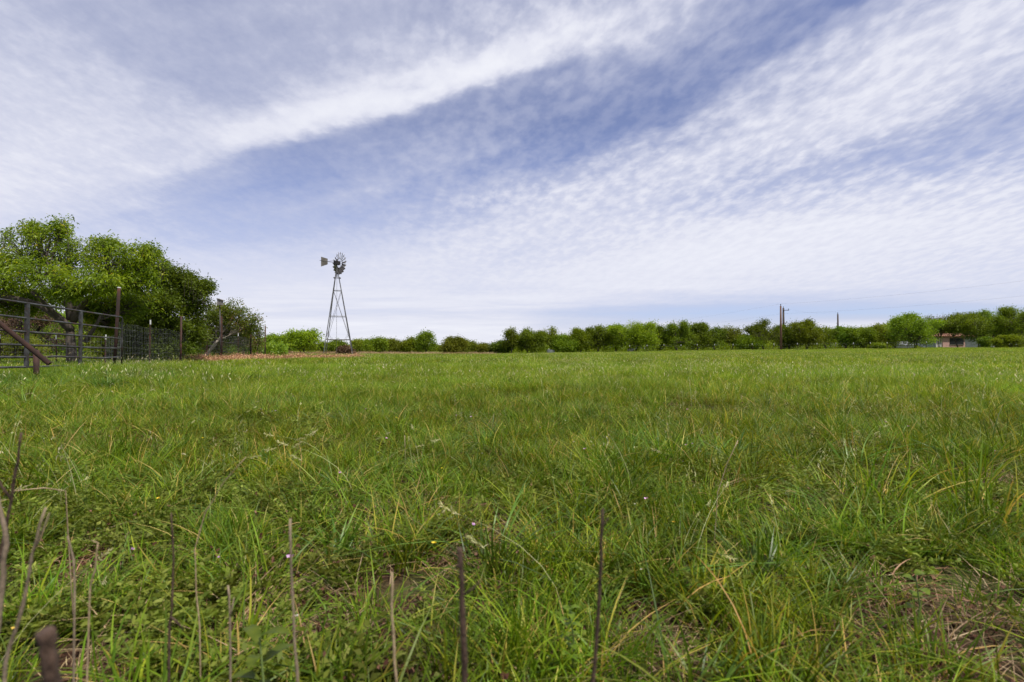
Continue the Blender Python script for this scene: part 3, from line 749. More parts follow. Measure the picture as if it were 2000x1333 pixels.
# ------------------------------------------------------------------ gate, pipes, fences
P0 = Vector((-11.35, 14.9, 0)); P1 = Vector((-10.2, 10.2, 0)); gd = (P1 - P0)
zr0 = [1.70, 1.36, 1.078, .795, .54, .318]; zr1 = [1.76, 1.44, 1.148, .862, .607, .40]
S_END = 1.5
def gpt(s, i): return Vector((P0.x + gd.x * s, P0.y + gd.y * s, zr0[i] + (zr1[i] - zr0[i]) * s))
gate = empty('pipe_gate', gpt(0, 5), 'long grey six rail pipe gate with rust stained uprights and bent lower rails', 'gate')
go = gate.location.copy()
for i in range(6):
    m = MB(go); pts = []
    for s in np.linspace(0.02, S_END, 30):
        p_ = gpt(s, i)
        if i >= 3: p_.z += .022 * math.exp(-((s - .62) / .06) ** 2) * (1 if i == 4 else .6) - .02 * math.exp(-((s - .25) / .12) ** 2) * (i - 2) * .6
        pts.append(p_)
    m.tube(pts, .0225, 8); m.build('rail', M['galv'], gate, smooth=True)
for s in (0.0, S_END):
    m = MB(go); a = gpt(s, 0); b = gpt(s, 5); q = gpt(s + (.012 if s == 0 else -.012), 0)
    m.tube([gpt(.035 if s == 0 else S_END - .035, 0), q + Vector((0, 0, -.012)), a - Vector((0, 0, .07)), (a + b) / 2, b], .025, 8); m.build('end_post', M['galv'], gate, smooth=True)
gx = gd.normalized(); gn = Vector((-gx.y, gx.x, 0))
for s in (.43, .839, 1.25):
    a = gpt(s, 0); b = gpt(s, 5); m = MB(go)
    m.box((a + b) / 2 + gn * .0, (.095, .052, a.z - b.z + .05), (gx, gn, Vector((0, 0, 1)))); m.build('upright', M['galv'], gate, bevel=.008)

def pipe_post(name, px0, py0, px1, py1, Yd, r, mat, label, cat='post', group=None, cap=None):
    a = Vector(atY(px0, py0, Yd)); b = Vector(atY(px1, py1, Yd)); b.z = min(b.z, g1(b.x, b.y) - .1)
    root = empty(name, (b.x, b.y, g1(b.x, b.y)), label, cat, group)
    MB(root.location).tube([b, b.lerp(a, .5), a], r, 10).build('pipe', M[mat], root, smooth=True)
    if cap: MB(root.location).tube([a, a + Vector((0, 0, .03))], r * 1.08, 10).build('cap', M[cap], root)
    return root
pipe_post('gate_post', 231, 563, 223, 712, 15.15, .044, 'rust', 'tall leaning rusty pipe post holding the end of the gate', cap='whitepaint')  # cap coloured white to paint in the bright glint on the pipe top
pipe_post('stub_post', 71, 684, 73, 735, 10.3, .05, 'rust_dark', 'short rusty stub post under the sloping pipe in front of the gate')
e0 = Vector(atY(97, 711, 9.3)); e1 = Vector(atY(0, 633, 9.1)); e2 = e1 + (e1 - e0) * 1.6
rp = empty('rusty_pipe', e0, 'rusty brown pipe sloping down across the gate with an open end', 'pipe')
m = MB(e0); n_ = 14; pts = [e0, e1, e2]; m.tube(pts, .042, n_, caps=False)
dpi = (e1 - e0).normalized(); m.tube([e0, e0 + dpi * .3], .035, n_, caps=False)
base_i = len(m.v)
m.build('pipe_wall', M['rust'], rp, smooth=True)
rim = MB(e0); a_ = dpi.orthogonal().normalized(); b_ = dpi.cross(a_)
for k in range(n_):
    t0 = 2 * math.pi * k / n_; t1 = 2 * math.pi * (k + 1) / n_
    f_ = lambda t, r: e0 - dpi * .002 + (a_ * math.cos(t) + b_ * math.sin(t)) * r
    rim.poly([f_(t0, .043), f_(t1, .043), f_(t1, .034), f_(t0, .034)])
rim.build('rim', M['stalk_straw'], rp)

def fence(name, posts, label, height, wires_h, step, rwire):
    """posts: (px, top row, depth, kind, radius)"""
    base = gp(posts[0][0], posts[0][2]); root = empty(name, base, label, 'fence')
    o_ = root.location.copy(); ptsg = []
    for px, top, Yd, kind, r in posts:
        b = Vector(gp(px, Yd)); a = Vector(atY(px + random.uniform(-1.5, 1.5), top, Yd)); ptsg.append(b.copy())
        if kind is None: continue
        if kind == 't':
            m = MB(o_); d = (a - b); 
            m.box((a + b) / 2 - d.normalized() * .1, (.035, .006, d.length + .2)); m.box((a + b) / 2 - d.normalized() * .1 + Vector((0, .018, 0)), (.006, .03, d.length + .2))
            p_ = m.build('fence_post', M['rust_dark'], root)
            m = MB(o_); m.box(a - Vector((0, .001, .065)), (.040, .012, .16)); m.build('white_tip', M['whitepaint'], p_)
        else:
            MB(o_).tube([b - Vector((0, 0, .2)), a], r, 8).build('fence_post', M[kind], root, smooth=True)
    m = MB(o_)
    for a, b in zip(ptsg, ptsg[1:]):
        n = max(2, int((b - a).length / step)); col_ = []
        for i in range(n + 1):
            p_ = a.lerp(b, i / n); z0 = g1(p_.x, p_.y) + .04
            bow = random.uniform(-.01, .01)
            col_.append((p_, z0)); m.tube([(p_.x, p_.y + bow, z0), (p_.x + bow, p_.y, z0 + height)], rwire, 3, caps=False)
        for hfrac in wires_h:
            m.tube([(p_.x, p_.y, z0 + height * hfrac + random.uniform(-.004, .004)) for p_, z0 in col_], rwire * 1.15, 3, caps=False)
    m.build('wire_mesh', M['wire'], root)
    return root
fence('mesh_fence', [(232, 640, 15.1, None, 0), (292, 626, 17.9, 't', 0), (353, 618, 21.4, 'rust_dark', .04), (404, 645, 25, 't', 0), (433, 618, 27.2, 'rust', .055),
      (465, 652, 30.6, 't', 0), (490, 636, 34, 'rust', .055), (501, 658, 36, 't', 0), (518, 637, 38, 'stalk_dark', .05)],
      'woven wire mesh fence on rusty pipes and steel posts running away past the dark tree', 1.45, [0, .08, .17, .27, .38, .5, .63, .76, .88, 1.0], .15, .0013)
fence('back_fence', [(238, 655, 15.4, None, 0), (205, 655, 17.5, 't', 0), (110, 655, 18.2, 't', 0), (0, 655, 19, 't', 0), (-110, 655, 20, 't', 0)],
      'lower wire mesh fence seen through the gate in front of the brush', 1.1, [0, .12, .25, .4, .55, .7, .85, 1.0], .16, .0013)

# birdhouse on its pole
bt = Vector(atY(428.5, 596, 27)); bb = Vector(gp(431.5, 27)); 
br_ = empty('birdhouse_pole', bb, 'weathered wooden birdhouse on a tall thin grey pipe above the mulch', 'birdhouse')
MB(bb).tube([bb - Vector((0, 0, .2)), bt], .021, 8).build('pole', M['galv'], br_, smooth=True)
c = bt + Vector((.02, 0, .15)); m = MB(bb)
w_ = .11
m.prism([c + Vector((-w_, -.1, -.16)), c + Vector((w_, -.1, -.16)), c + Vector((w_, -.1, .10)), c + Vector((-w_, -.1, .18))], (0, .2, 0))
box_ = m.build('nest_box', M['greywood'], br_)
m = MB(bb); m.prism([c + Vector((-w_ - .02, -.13, .185)), c + Vector((w_ + .06, -.13, .085)), c + Vector((w_ + .06, -.13, .105)), c + Vector((-w_ - .02, -.13, .205))], (0, .27, 0)); m.build('roof', M['greywood'], box_)
m = MB(bb); m.tube([c + Vector((0, -.103, .02)), c + Vector((0, -.099, .02))], .025, 12); m.build('entrance_hole', M['mill_dark'], box_)

# far fence with white tipped posts
fr = empty('field_fence', gp(1330, 84), 'far fence of white tipped steel posts along the foot of the long tree line', 'fence')
fo = fr.location.copy(); prevp = None; m_w = MB(fo)
for px in (1230, 1264, 1297, 1330.5, 1362, 1396, 1432, 1469, 1511, 1558, 1596, 1632, 1667, 1700, 1733, 1772, 1809):
    Yd = 84
    b = Vector(gp(px, Yd)); top_ = b + Vector((random.uniform(-.05, .05), 0, 1.35)); d = top_ - b
    m = MB(fo); m.box((b + top_) / 2, (.035, .02, d.length)); m.box((b + top_) / 2 + Vector((0, .02, 0)), (.012, .03, d.length)); p_ = m.build('fence_post', M['rust_dark'], fr)
    MB(fo).box(top_ - Vector((0, .002, .10)), (.07, .05, .22)).build('white_tip', M['whitepaint'], p_)
    if prevp is not None:
        for h in (.35, .7, 1.05, 1.25): m_w.tube([prevp + Vector((0, 0, h)), b + Vector((0, 0, h))], .0016, 3)
    prevp = b
m_w.build('fence_wire', M['wire'], fr)

# ------------------------------------------------------------------ power poles and lines
def power_pole(px, top, Yd, r, mat, label, arm=None, ins=True, low=None):
    b = Vector(gp(px, Yd)); a = Vector(atY(px, top, Yd)); root = empty('power_pole', b, label, 'power pole', 'power poles beyond the field')
    MB(b).tube([b - Vector((0, 0, .3)), b.lerp(a, .5), a], [r * 1.15, r, r * .75], 10).build('pole', M[mat], root, smooth=True)
    if ins: MB(b).tube([a, a + Vector((0, 0, .12)), a + Vector((0, 0, .14)), a + Vector((0, 0, .34))], [.04, .04, .10, .05], 8).build('insulator', M['mill_dark'], root)
    if arm:
        for dz, ln, off in arm:
            q = a - Vector((0, 0, dz)); MB(b).box(q + Vector((off, -r, 0)), (ln, .12, .12)).build('crossarm', M['pole_dark'], root)
            MB(b).tube([q + Vector((off + ln * .42, -r, .06)), q + Vector((off + ln * .42, -r, .34))], [.05, .07], 6).build('insulator', M['mill_dark'], root)
    return a
pA = power_pole(1525.5, 598, 86, .17, 'pole', 'reddish brown power pole, the taller and nearer of the twin poles')
pB = power_pole(1530.7, 602, 112, .24, 'pole_dark', 'dark power pole with a short crossarm close behind the reddish one', arm=[(.5, 1.2, .5), (3.3, .7, .3)])
pC = power_pole(1637, 614, 104, .18, 'pole_dark', 'single thin dark power pole standing apart in the tree line')
pD = power_pole(1097, 650, 230, .26, 'pole_dark', 'tiny distant power pole with a crossarm above the low trees', arm=[(1.2, 3.0, -.6)], ins=False)
pE = power_pole(1750, 625, 125, .16, 'pole_dark', 'short power pole top showing beside the big house tree')
def wire(a, b, sag, label, r=.0045):
    a = Vector(a); b = Vector(b); m = MB(a)
    m.tube([a.lerp(b, t) - Vector((0, 0, sag * 4 * t * (1 - t))) for t in np.linspace(0, 1, 22)], r, 4)
    o = m.build('power_line', M['pole_dark']); o.location = a; tag(o, label, 'power line', 'power lines strung over the field edge')
far = Vector((68, 54, 9.9))
wire(pA + Vector((0, 0, .34)), far, .5, 'upper power line rising from the reddish pole towards the house side')
wire(pA - Vector((0, 0, 1.3)), far - Vector((0, 0, 1.9)), .5, 'lower power line leaving the reddish pole towards the house side')
wire(pA + Vector((0, 0, .34)), pD + Vector((0, 0, .3)), 1.2, 'upper power line running from the reddish pole to the tiny distant pole')
wire(pA - Vector((0, 0, 1.3)), pD - Vector((0, 0, 1.0)), 1.4, 'lower power line running from the reddish pole to the tiny distant pole')
wire(pB + Vector((.8, 0, -.2)), pC + Vector((0, 0, .34)), .4, 'short power line between the dark pole and the single thin pole')

# ------------------------------------------------------------------ house and far objects
HY = 108.0
hb = Vector(atY(1812, 681, HY)); zB = hb.z - .25; zT = atY(0, 657, HY).z
house = empty('house', (hb.x, HY, zB), 'low single storey house of pink brick and pale siding under an orange brown roof', 'house'); ho = house.location.copy()
def hx(px): return (px - 1000) / F * HY
def wall_(name, a, b, mat, y=0.0, z0=None, z1=None, th=.2, parent=house):
    z0 = zB if z0 is None else z0; z1 = zT if z1 is None else z1
    x0, x1 = hx(a), hx(b)
    return MB(ho).box(((x0 + x1) / 2, HY + y + th / 2, (z0 + z1) / 2), (x1 - x0, th, z1 - z0)).build(name, M[mat], parent)
def zrow(py): return atY(0, py, HY).z
wall_('brick_wall', 1841.5, 1885, 'brick')
sw = wall_('siding_wall', 1885, 1945, 'siding', y=.35)
wall_('siding_wall', 1812, 1829, 'bluesiding', y=.35)
for k in range(24):
    x_ = 1887 + k * 2.4
    if x_ < 1943: wall_('batten', x_, x_ + .35, 'siding', y=.32, th=.03, parent=sw)
wall_('wall_corner', 1829, 1831, 'whitepaint', y=.1)
dr = wall_('door', 1831, 1841.5, 'cream', y=.15); wall_('door_panel', 1833, 1839.5, 'whitepaint', y=.13, z0=zrow(678), z1=zrow(668), th=.02, parent=dr)
for a, b, p0_, p1_, y_ in ((1855, 1868, 673, 661, 0), (1868.4, 1882, 673, 661, 0), (1928, 1937, 673, 660, .35)):
    f = wall_('window', a, b, 'mill_dark', y=y_ - .05, z0=zrow(p0_), z1=zrow(p1_), th=.05)
    wall_('pane', a + .6, b - .6, 'darkglass', y=y_ - .065, z0=zrow(p0_ - .7), z1=zrow(p1_ + .7), th=.014, parent=f)
    wall_('sill', a - .4, b + .4, 'greywood', y=y_ - .12, z0=zrow(p0_ + .8), z1=zrow(p0_), th=.1, parent=f)
wall_('skirting', 1841, 1946, 'whitepaint', y=-.12, z0=zrow(682.5), z1=zrow(679.3), th=.1)
x0, x1 = hx(1812), hx(1946); dpt = 8.0
MB(ho).box(((x0 + x1) / 2, HY + .6 + dpt / 2, (zB + zT) / 2), (x1 - x0 - .3, dpt, zT - zB - .02)).build('rear_wall', M['siding'], house)
zr = zrow(650); m = MB(ho); ov = .3
A = [Vector((x0 - ov, HY - ov, zT + .02)), Vector((x1 + ov, HY - ov, zT + .02)), Vector((x1 + ov, HY + dpt + ov, zT + .02)), Vector((x0 - ov, HY + dpt + ov, zT + .02))]
R0 = Vector((x0 + 3, HY + dpt / 2, zr)); R1 = Vector((x1 - 3, HY + dpt / 2, zr))
m.poly([A[0], A[1], R1, R0]); m.poly([A[1], A[2], R1]); m.poly([A[2], A[3], R0, R1]); m.poly([A[3], A[0], R0]); m.poly([A[3], A[2], A[1], A[0]])
rf = m.build('roof', M['roof'], house)
MB(ho).box(((x0 + x1) / 2, HY - ov - .03, zT - .02), (x1 - x0 + 2 * ov, .05, .18)).build('fascia', M['roof'], rf)
# low grey shed roof beside the house
sb_ = Vector(gp(1768, 96)); sh = empty('low_shed', sb_, 'low grey metal roofed shed under the big house tree', 'shed')
x_a, x_b = (1750 - 1000) / F * 96, (1786 - 1000) / F * 96
MB(sb_).prism([(x_a, 96, sb_.z + .15), (x_a, 98, sb_.z + .15), (x_a, 98, sb_.z + 1.3), (x_a, 96, sb_.z + .75)], (x_b - x_a, 0, 0)).build('shed_wall', M['siding'], sh)
MB(sb_).prism([(x_a - .2, 95.6, sb_.z + .66), (x_a - .2, 98.3, sb_.z + 1.42), (x_a - .2, 98.3, sb_.z + 1.47), (x_a - .2, 95.6, sb_.z + .71)], (x_b - x_a + .4, 0, 0)).build('roof', M['sheet'], sh)

def car(px, Yd, label):
    b = Vector(gp(px, Yd)); r_ = empty('parked_car', b, label, 'car', 'white car under the far trees')
    L_ = 2.2
    prof = [(-L_, .35), (-L_, .85), (-1.5, .98), (-.95, 1.42), (.75, 1.46), (1.45, .98), (2.1, .88), (L_, .6), (L_, .35)]
    MB(b).prism([b + Vector((x, -.85, z)) for x, z in prof], (0, 1.7, 0)).build('body', M['carpaint'], r_, bevel=.05)
    MB(b).prism([b + Vector((x, -.875, z)) for x, z in ((-1.3, 1.0), (-.88, 1.36), (.68, 1.39), (1.2, 1.0))], (0, 1.75, 0)).build('window', M['darkglass'], r_)
    for x in (-1.35, 1.35):
        for y in (-.86, .68):
            w2 = MB(b).tube([b + Vector((x, y, .33)), b + Vector((x, y + .18, .33))], .33, 16).build('wheel', M['tyre'], r_)
            MB(b).tube([b + Vector((x, y - .005, .33)), b + Vector((x, y + .185, .33))], .19, 12).build('rim', M['sheet'], w2)

car(1636, 112, 'white car glimpsed at the foot of the single thin power pole')
def trough(px, top, wpx, Yd, label):
    b = Vector(gp(px, Yd)); h = atY(0, top, Yd).z - b.z; wd_ = wpx / F * Yd; r_ = empty('water_tank', b, label, 'water tank', 'white tanks low under the long tree line')
    MB(b).tube([b, b + Vector((0, 0, h * .8)), b + Vector((0, 0, h * .95)), b + Vector((0, 0, h))], [wd_ / 2, wd_ / 2, wd_ * .42, wd_ * .2], 18).build('tank', M['whitepaint'], r_, smooth=True)
    MB(b).tube([b + Vector((0, 0, h)), b + Vector((0, 0, h + .06))], wd_ * .1, 10).build('lid', M['sheet'], r_)
trough(1232, 680.5, 13, 92, 'white low tank glimpsed below the bright domed tree')
trough(1076, 683, 16, 92, 'low white tank barely showing beneath the see-through greyish tree')

# ------------------------------------------------------------------ grass and weeds (prototypes, then point scattered)
PROTO = bpy.data.collections.new('plant_prototypes')

def blades(n, R, h0, h1, wd, lean, curl, segs, rg, t0=0.0, t1=1.0, straw=.05, base_sd=None, tw=.6):
    ph = rg.uniform(0, 2 * np.pi, n); rad = R * np.sqrt(rg.random(n)); a2 = rg.uniform(0, 2 * np.pi, n)
    bx = rad * np.cos(a2); by = rad * np.sin(a2)
    h = rg.uniform(h0, h1, n); ln = np.abs(rg.normal(0, lean, n)) + .05; cl = np.abs(rg.normal(0, curl, n)) + .05
    out_ = rg.random(n) < .65
    ph = np.where(out_, a2 + rg.normal(0, .7, n), ph)
    wv = wd * rg.uniform(.6, 1.3, n); twi = rg.normal(0, tw, n)
    T = np.linspace(0, 1, segs + 1); Vs = []
    for t_ in T:
        hor = h * (ln * t_ + cl * t_ * t_); ver = h * (t_ - .38 * np.minimum(cl, 1.6) * t_ ** 2.4)
        px = bx + hor * np.cos(ph); py = by + hor * np.sin(ph); pz = ver
        ws = wv * (.75 + .5 * t_ - 1.22 * t_ ** 2.2) * .5 + .00012
        sa = ph + np.pi / 2 + twi * t_ * 1.3
        sxv = np.cos(sa) * ws; syv = np.sin(sa) * ws; szv = ws * .35 * np.sin(twi * 3 + t_)
        Vs.append(np.stack([px - sxv, py - syv, pz - szv], 1)); Vs.append(np.stack([px + sxv, py + syv, pz + szv], 1))
    V = np.stack(Vs, 1).reshape(-1, 3); k = 2 * (segs + 1)
    i = np.arange(n)[:, None] * k; Fs = []
    for s in range(segs): Fs.append(np.concatenate([i + 2 * s, i + 2 * s + 1, i + 2 * s + 3, i + 2 * s + 2], 1))
    Fq = np.stack(Fs, 1).reshape(-1, 4)
    tb0 = rg.uniform(t0, t1, n); tb0 = np.where(rg.random(n) < straw, rg.uniform(.93, 1, n), tb0 * .9)
    tint = np.repeat(tb0, k) + np.tile(np.repeat(T * .06, 2), n)
    return V, Fq, np.clip(tint, 0, 1)
def merge(parts):
    Vs, Fs, Ts = [], [], []; o = 0
    for V, Fq, Tt in parts: Vs.append(V); Fs.append(Fq + o); Ts.append(Tt); o += len(V)
    return np.concatenate(Vs), np.concatenate(Fs), np.concatenate(Ts)
def diamonds(P, D, L, W, rg, droop=.2, t0=0, t1=1):
    V, Fq = leaf_arrays(P, D, L, W, rg, droop); return V, Fq, np.repeat(rg.uniform(t0, t1, len(P)), 4)
protos = {}
def proto(key, parts, mat):
    V, Fq, T = merge(parts)
    o = mesh_np('%s_%02d' % (key, len(protos.setdefault(key, []))), V, Fq, M[mat], T, coll=PROTO_C[key]); protos[key].append(o)
PROTO_C = {k: bpy.data.collections.new('proto_' + k) for k in ('fine', 'broad', 'tall', 'forb', 'thatch', 'oat', 'seed', 'patch', 'farpatch', 'drypatch', 'faroat', 'chips', 'pinkf', 'yellowf', 'whitef', 'litter', 'clover', 'clods')}
rg = np.random.default_rng(99)
for _ in range(6): proto('fine', [blades(85, .10, .05, .16, .0042, .40, .6, 4, rg, straw=.035)], 'grass')
for _ in range(4): proto('tall', [blades(34, .07, .14, .27, .0050, .22, .45, 5, rg, straw=.02), blades(30, .09, .07, .15, .0042, .4, .6, 3, rg, straw=.07)], 'grass')
for _ in range(4): proto('broad', [blades(34, .055, .14, .31, .0085, .38, .95, 6, rg, straw=.01), blades(10, .08, .05, .12, .004, .9, 1.1, 4, rg, straw=.9)], 'grass_broad')
for _ in range(3): proto('thatch', [blades(46, .11, .02, .065, .0026, 1.1, 1.8, 4, rg, 0, 1, straw=0), ], 'straw')
for _ in range(2): proto('litter', [blades(36, .12, .02, .07, .0028, 1.4, 2.0, 4, rg, 0, 1, straw=0), ], 'reddry')
for _ in range(3):     # feathery weeds
    prt = []
    nf = 13
    for _k in range(nf):
        az = rg.uniform(0, 2 * np.pi); ln = rg.uniform(.06, .13); el = rg.uniform(.35, 1.1); o0 = rg.normal(0, .02, 3) * [1, 1, 0]
        t_ = np.linspace(.15, 1, 9)[:, None]
        dirv = np.array([np.cos(az) * np.cos(el), np.sin(az) * np.cos(el), np.sin(el)])
        spine = o0 + dirv * ln * t_ + np.array([np.cos(az), np.sin(az), -.6]) * (.3 * ln) * t_ ** 2
        sidev = np.array([-np.sin(az), np.cos(az), 0])
        for sg in (-1, 1):
            for rep in range(2):
                D_ = unit(sidev * sg + dirv * .7 + rg.normal(0, .25, (9, 3)))
                prt.append(diamonds(spine + rg.normal(0, .003, (9, 3)), D_, .024 * (1.25 - .6 * t_), .0075, rg, .1))
    proto('forb', prt, 'forb')
for _ in range(2):     # small round-leaved ground weeds
    n = 60; P_ = np.stack([rg.normal(0, .07, n), rg.normal(0, .07, n), rg.uniform(.01, .07, n)], 1)
    proto('clover', [diamonds(P_, unit(rg.normal(size=(n, 3)) + [0, 0, .6]), .022, .015, rg, .1)], 'forb')
for _ in range(4):     # oat-like stalks with hanging spikelets
    prt = []
    for _k in range(3):
        hh = rg.uniform(.32, .52); az = rg.uniform(0, 6.28); b0 = rg.normal(0, .06, 3) * [1, 1, 0]
        V, Fq, T = blades(1, .001, hh, hh, .0030, .12, .25, 6, rg, .2, .6, straw=0); V = V + b0
        prt.append((V, Fq, T)); top_ = V[-2:].mean(0)
        n = 9; t_ = rg.uniform(.0, 1, (n, 1)); P_ = top_ - np.array([0, 0, .10]) * t_ + rg.normal(0, .014, (n, 3)) * (.3 + t_)
        prt.append(diamonds(P_, unit(rg.normal(0, .35, (n, 3)) + [0, 0, -1]), .022, .0055, rg, .1, .6, 1))
    proto('oat', prt, 'seed')
for _ in range(3):     # pale foxtail heads
    prt = []
    for _k in range(2):
        hh = rg.uniform(.22, .40); b0 = rg.normal(0, .05, 3) * [1, 1, 0]
        V, Fq, T = blades(1, .001, hh, hh, .0026, .25, .5, 6, rg, .1, .5, straw=0); V = V + b0; prt.append((V, Fq, T))
        top_ = V[-2:].mean(0); dr_ = unit(V[-2:].mean(0) - V[-6:-4].mean(0)); n = 34; t_ = np.linspace(-.25, .75, n)[:, None]
        P_ = top_ + dr_ * t_ * .055
        prt.append(diamonds(P_, unit(rg.normal(0, .45, (n, 3)) + dr_), .016, .004, rg, .05, .3, 1))
    proto('seed', prt, 'seed')
for _ in range(5): proto('patch', [blades(260, .38, .12, .34, .0062, .28, .5, 4, rg, straw=.06), blades(80, .38, .06, .16, .008, .6, .8, 3, rg, straw=.2)], 'grass_field')
for _ in range(4): proto('farpatch', [blades(420, 1.0, .14, .36, .017, .22, .45, 3, rg, straw=.06)], 'grass_field')
for _ in range(3): proto('drypatch', [blades(300, .9, .25, .55, .014, .3, .5, 3, rg, straw=0)], 'straw')
for _ in range(3):
    n = 26; P_ = np.stack([rg.uniform(-.9, .9, n), rg.uniform(-.9, .9, n), rg.uniform(.24, .44, n)], 1)
    proto('faroat', [diamonds(P_, unit(rg.normal(0, .4, (n, 3)) + [0, 0, -1]), .075, .017, rg, .1, .5, 1)], 'seed')
for _ in range(3):
    n = 44; P_ = np.stack([rg.normal(0, .13, n), rg.normal(0, .13, n), rg.uniform(0, .04, n)], 1)
    proto('chips', [diamonds(P_, unit(rg.normal(size=(n, 3)) * [1, 1, .45]), .055, .024, rg, 0)], 'chip')
def flower(key, mat, r, h):
    n = 5; a_ = np.arange(n) * 2 * np.pi / n; c_ = np.array([0, 0, h])
    D_ = unit(np.stack([np.cos(a_), np.sin(a_), np.full(n, .5)], 1)); prt = [diamonds(np.tile(c_, (n, 1)), D_, r, r * .8, rg, 0)]
    proto(key, prt, mat)
flower('pinkf', 'pink', .009, .15); flower('yellowf', 'yellow', .008, .14); flower('whitef', 'white_fl', .007, .13)

def scatter_obj(name, key, X, Y, sc, label, cat, zoff=0.0, tilt=.12, zs=None, extra_z=None):
    n = len(X); z = gnd(X, Y) + zoff
    if extra_z is not None: z = z + extra_z
    me = bpy.data.meshes.new(name); me.vertices.add(n)
    me.vertices.foreach_set('co', np.stack([X, Y, z], 1).astype(np.float32).ravel())
    a = me.attributes.new('rot', 'FLOAT_VECTOR', 'POINT')
    a.data.foreach_set('vector', np.stack([rng.normal(0, tilt, n), rng.normal(0, tilt, n), rng.uniform(0, 6.283, n)], 1).astype(np.float32).ravel())
    a = me.attributes.new('scl', 'FLOAT_VECTOR', 'POINT'); zs = sc if zs is None else zs
    a.data.foreach_set('vector', np.stack([sc, sc, zs], 1).astype(np.float32).ravel())
    a = me.attributes.new('idx', 'INT', 'POINT'); a.data.foreach_set('value', rng.integers(0, len(protos[key]), n).astype(np.int32))
    o = link(bpy.data.objects.new(name, me))
    ng = bpy.data.node_groups.new('scatter_' + name, 'GeometryNodeTree')
    ng.interface.new_socket('Geometry', in_out='INPUT', socket_type='NodeSocketGeometry')
    ng.interface.new_socket('Geometry', in_out='OUTPUT', socket_type='NodeSocketGeometry')
    N = ng.nodes; Lk = ng.links
    gi = N.new('NodeGroupInput'); gout = N.new('NodeGroupOutput')
    ci = N.new('GeometryNodeCollectionInfo'); ci.inputs['Collection'].default_value = PROTO_C[key]
    ci.inputs['Separate Children'].default_value = True; ci.inputs['Reset Children'].default_value = True
    ip = N.new('GeometryNodeInstanceOnPoints'); ip.inputs['Pick Instance'].default_value = True
    def na(nm, tp):
        q = N.new('GeometryNodeInputNamedAttribute'); q.data_type = tp; q.inputs['Name'].default_value = nm; return q.outputs['Attribute']
    Lk.new(gi.outputs[0], ip.inputs['Points']); Lk.new(ci.outputs[0], ip.inputs['Instance'])
    Lk.new(na('idx', 'INT'), ip.inputs['Instance Index']); Lk.new(na('rot', 'FLOAT_VECTOR'), ip.inputs['Rotation']); Lk.new(na('scl', 'FLOAT_VECTOR'), ip.inputs['Scale'])
    Lk.new(ip.outputs[0], gout.inputs[0])
    md = o.modifiers.new('scatter', 'NODES'); md.node_group = ng
    tag(o, label, cat, kind='stuff')
    return o

def wedge(r0, r1, dens, half=62):
    """uniform points in a sector in front of the camera"""
    ha = math.radians(half); area = ha * (r1 * r1 - r0 * r0); n = int(area * dens)
    r = np.sqrt(rng.uniform(r0 * r0, r1 * r1, n)); a = rng.uniform(-ha, ha, n)
    return r * np.sin(a), r * np.cos(a)
def vn(x, y, s, k=0):
    """cheap smooth value noise -1..1"""
    return (np.sin(x * s + 1.7 * np.sin(y * s * .8 + k) + k) + np.sin(y * s * 1.2 + 1.3 * np.sin(x * s * .7 + 2 * k) + 2.1 * k) + .6 * np.sin((x + y) * s * 2.1 + k) + .6 * np.sin((x - 1.4 * y) * s * 2.7 + 3 * k)) / 3.2
def spots(X, Y, lst):
    """1 in the middle of listed picture spots (px, row, radius m across, radius m deep)"""
    v = np.zeros(len(X))
    for px, py, ra, rb in lst:
        gx_, gy_ = gpix(px, py); v = np.maximum(v, np.exp(-(((X - gx_) / ra) ** 2 + ((Y - gy_) / rb) ** 2)))
    return v
def bare(X, Y):
    v = np.clip((vn(X, Y, 2.9, 33) - .50) * 3, 0, 1) * np.clip((9 - np.hypot(X, Y)) / 4, 0, 1)
    return np.maximum(spots(X, Y, BARE), v)
BARE = [(1400, 790, 1.62, 0.61), (690, 1190, 0.22, 0.16), (1225, 1175, 0.16, 0.12), (1960, 1300, 0.27, 0.16), (640, 1020, 0.30, 0.16), (1430, 930, 0.41, 0.19), (250, 1030, 0.30, 0.14), (470, 1060, 0.20, 0.11), (230, 850, 1.22, 0.41), (1850, 930, 0.81, 0.41), (700, 960, 0.47, 0.20), (1130, 1290, 0.16, 0.08), (880, 1180, 0.19, 0.09), (1760, 1180, .22, .12), (1880, 1120, .30, .14), (560, 1130, .2, .12), (1680, 960, .4, .15), (830, 1100, .16, .1), (380, 1180, .15, .09)]
LUSH = [(1060, 1000, .42, .25), (1500, 880, .5, .3), (1150, 1080, .35, .15), (420, 880, .5, .3), (1380, 1220, .3, .15), (1000, 1260, .3, .12), (1560, 1080, .4, .2)]
FORB = [(200, 960, .8, .5), (110, 1180, .35, .2), (600, 1260, .2, .12), (1560, 900, .7, .35), (480, 1160, .3, .15), (300, 1160, .3, .15)]
MUL = np.array([[-14.6, 24.2], [-14.3, 27.0], [-13.0, 30.0], [-10.6, 33.0]])
def mulch_d(X, Y):
    d = np.full(np.shape(X), 1e9)
    for a, b in zip(MUL, MUL[1:]):
        ab = b - a; t_ = np.clip(((X - a[0]) * ab[0] + (Y - a[1]) * ab[1]) / (ab @ ab), 0, 1)
        d = np.minimum(d, np.hypot(X - a[0] - ab[0] * t_, Y - a[1] - ab[1] * t_))
    return d
def keep(*arrs, m): return [a[m] for a in arrs]

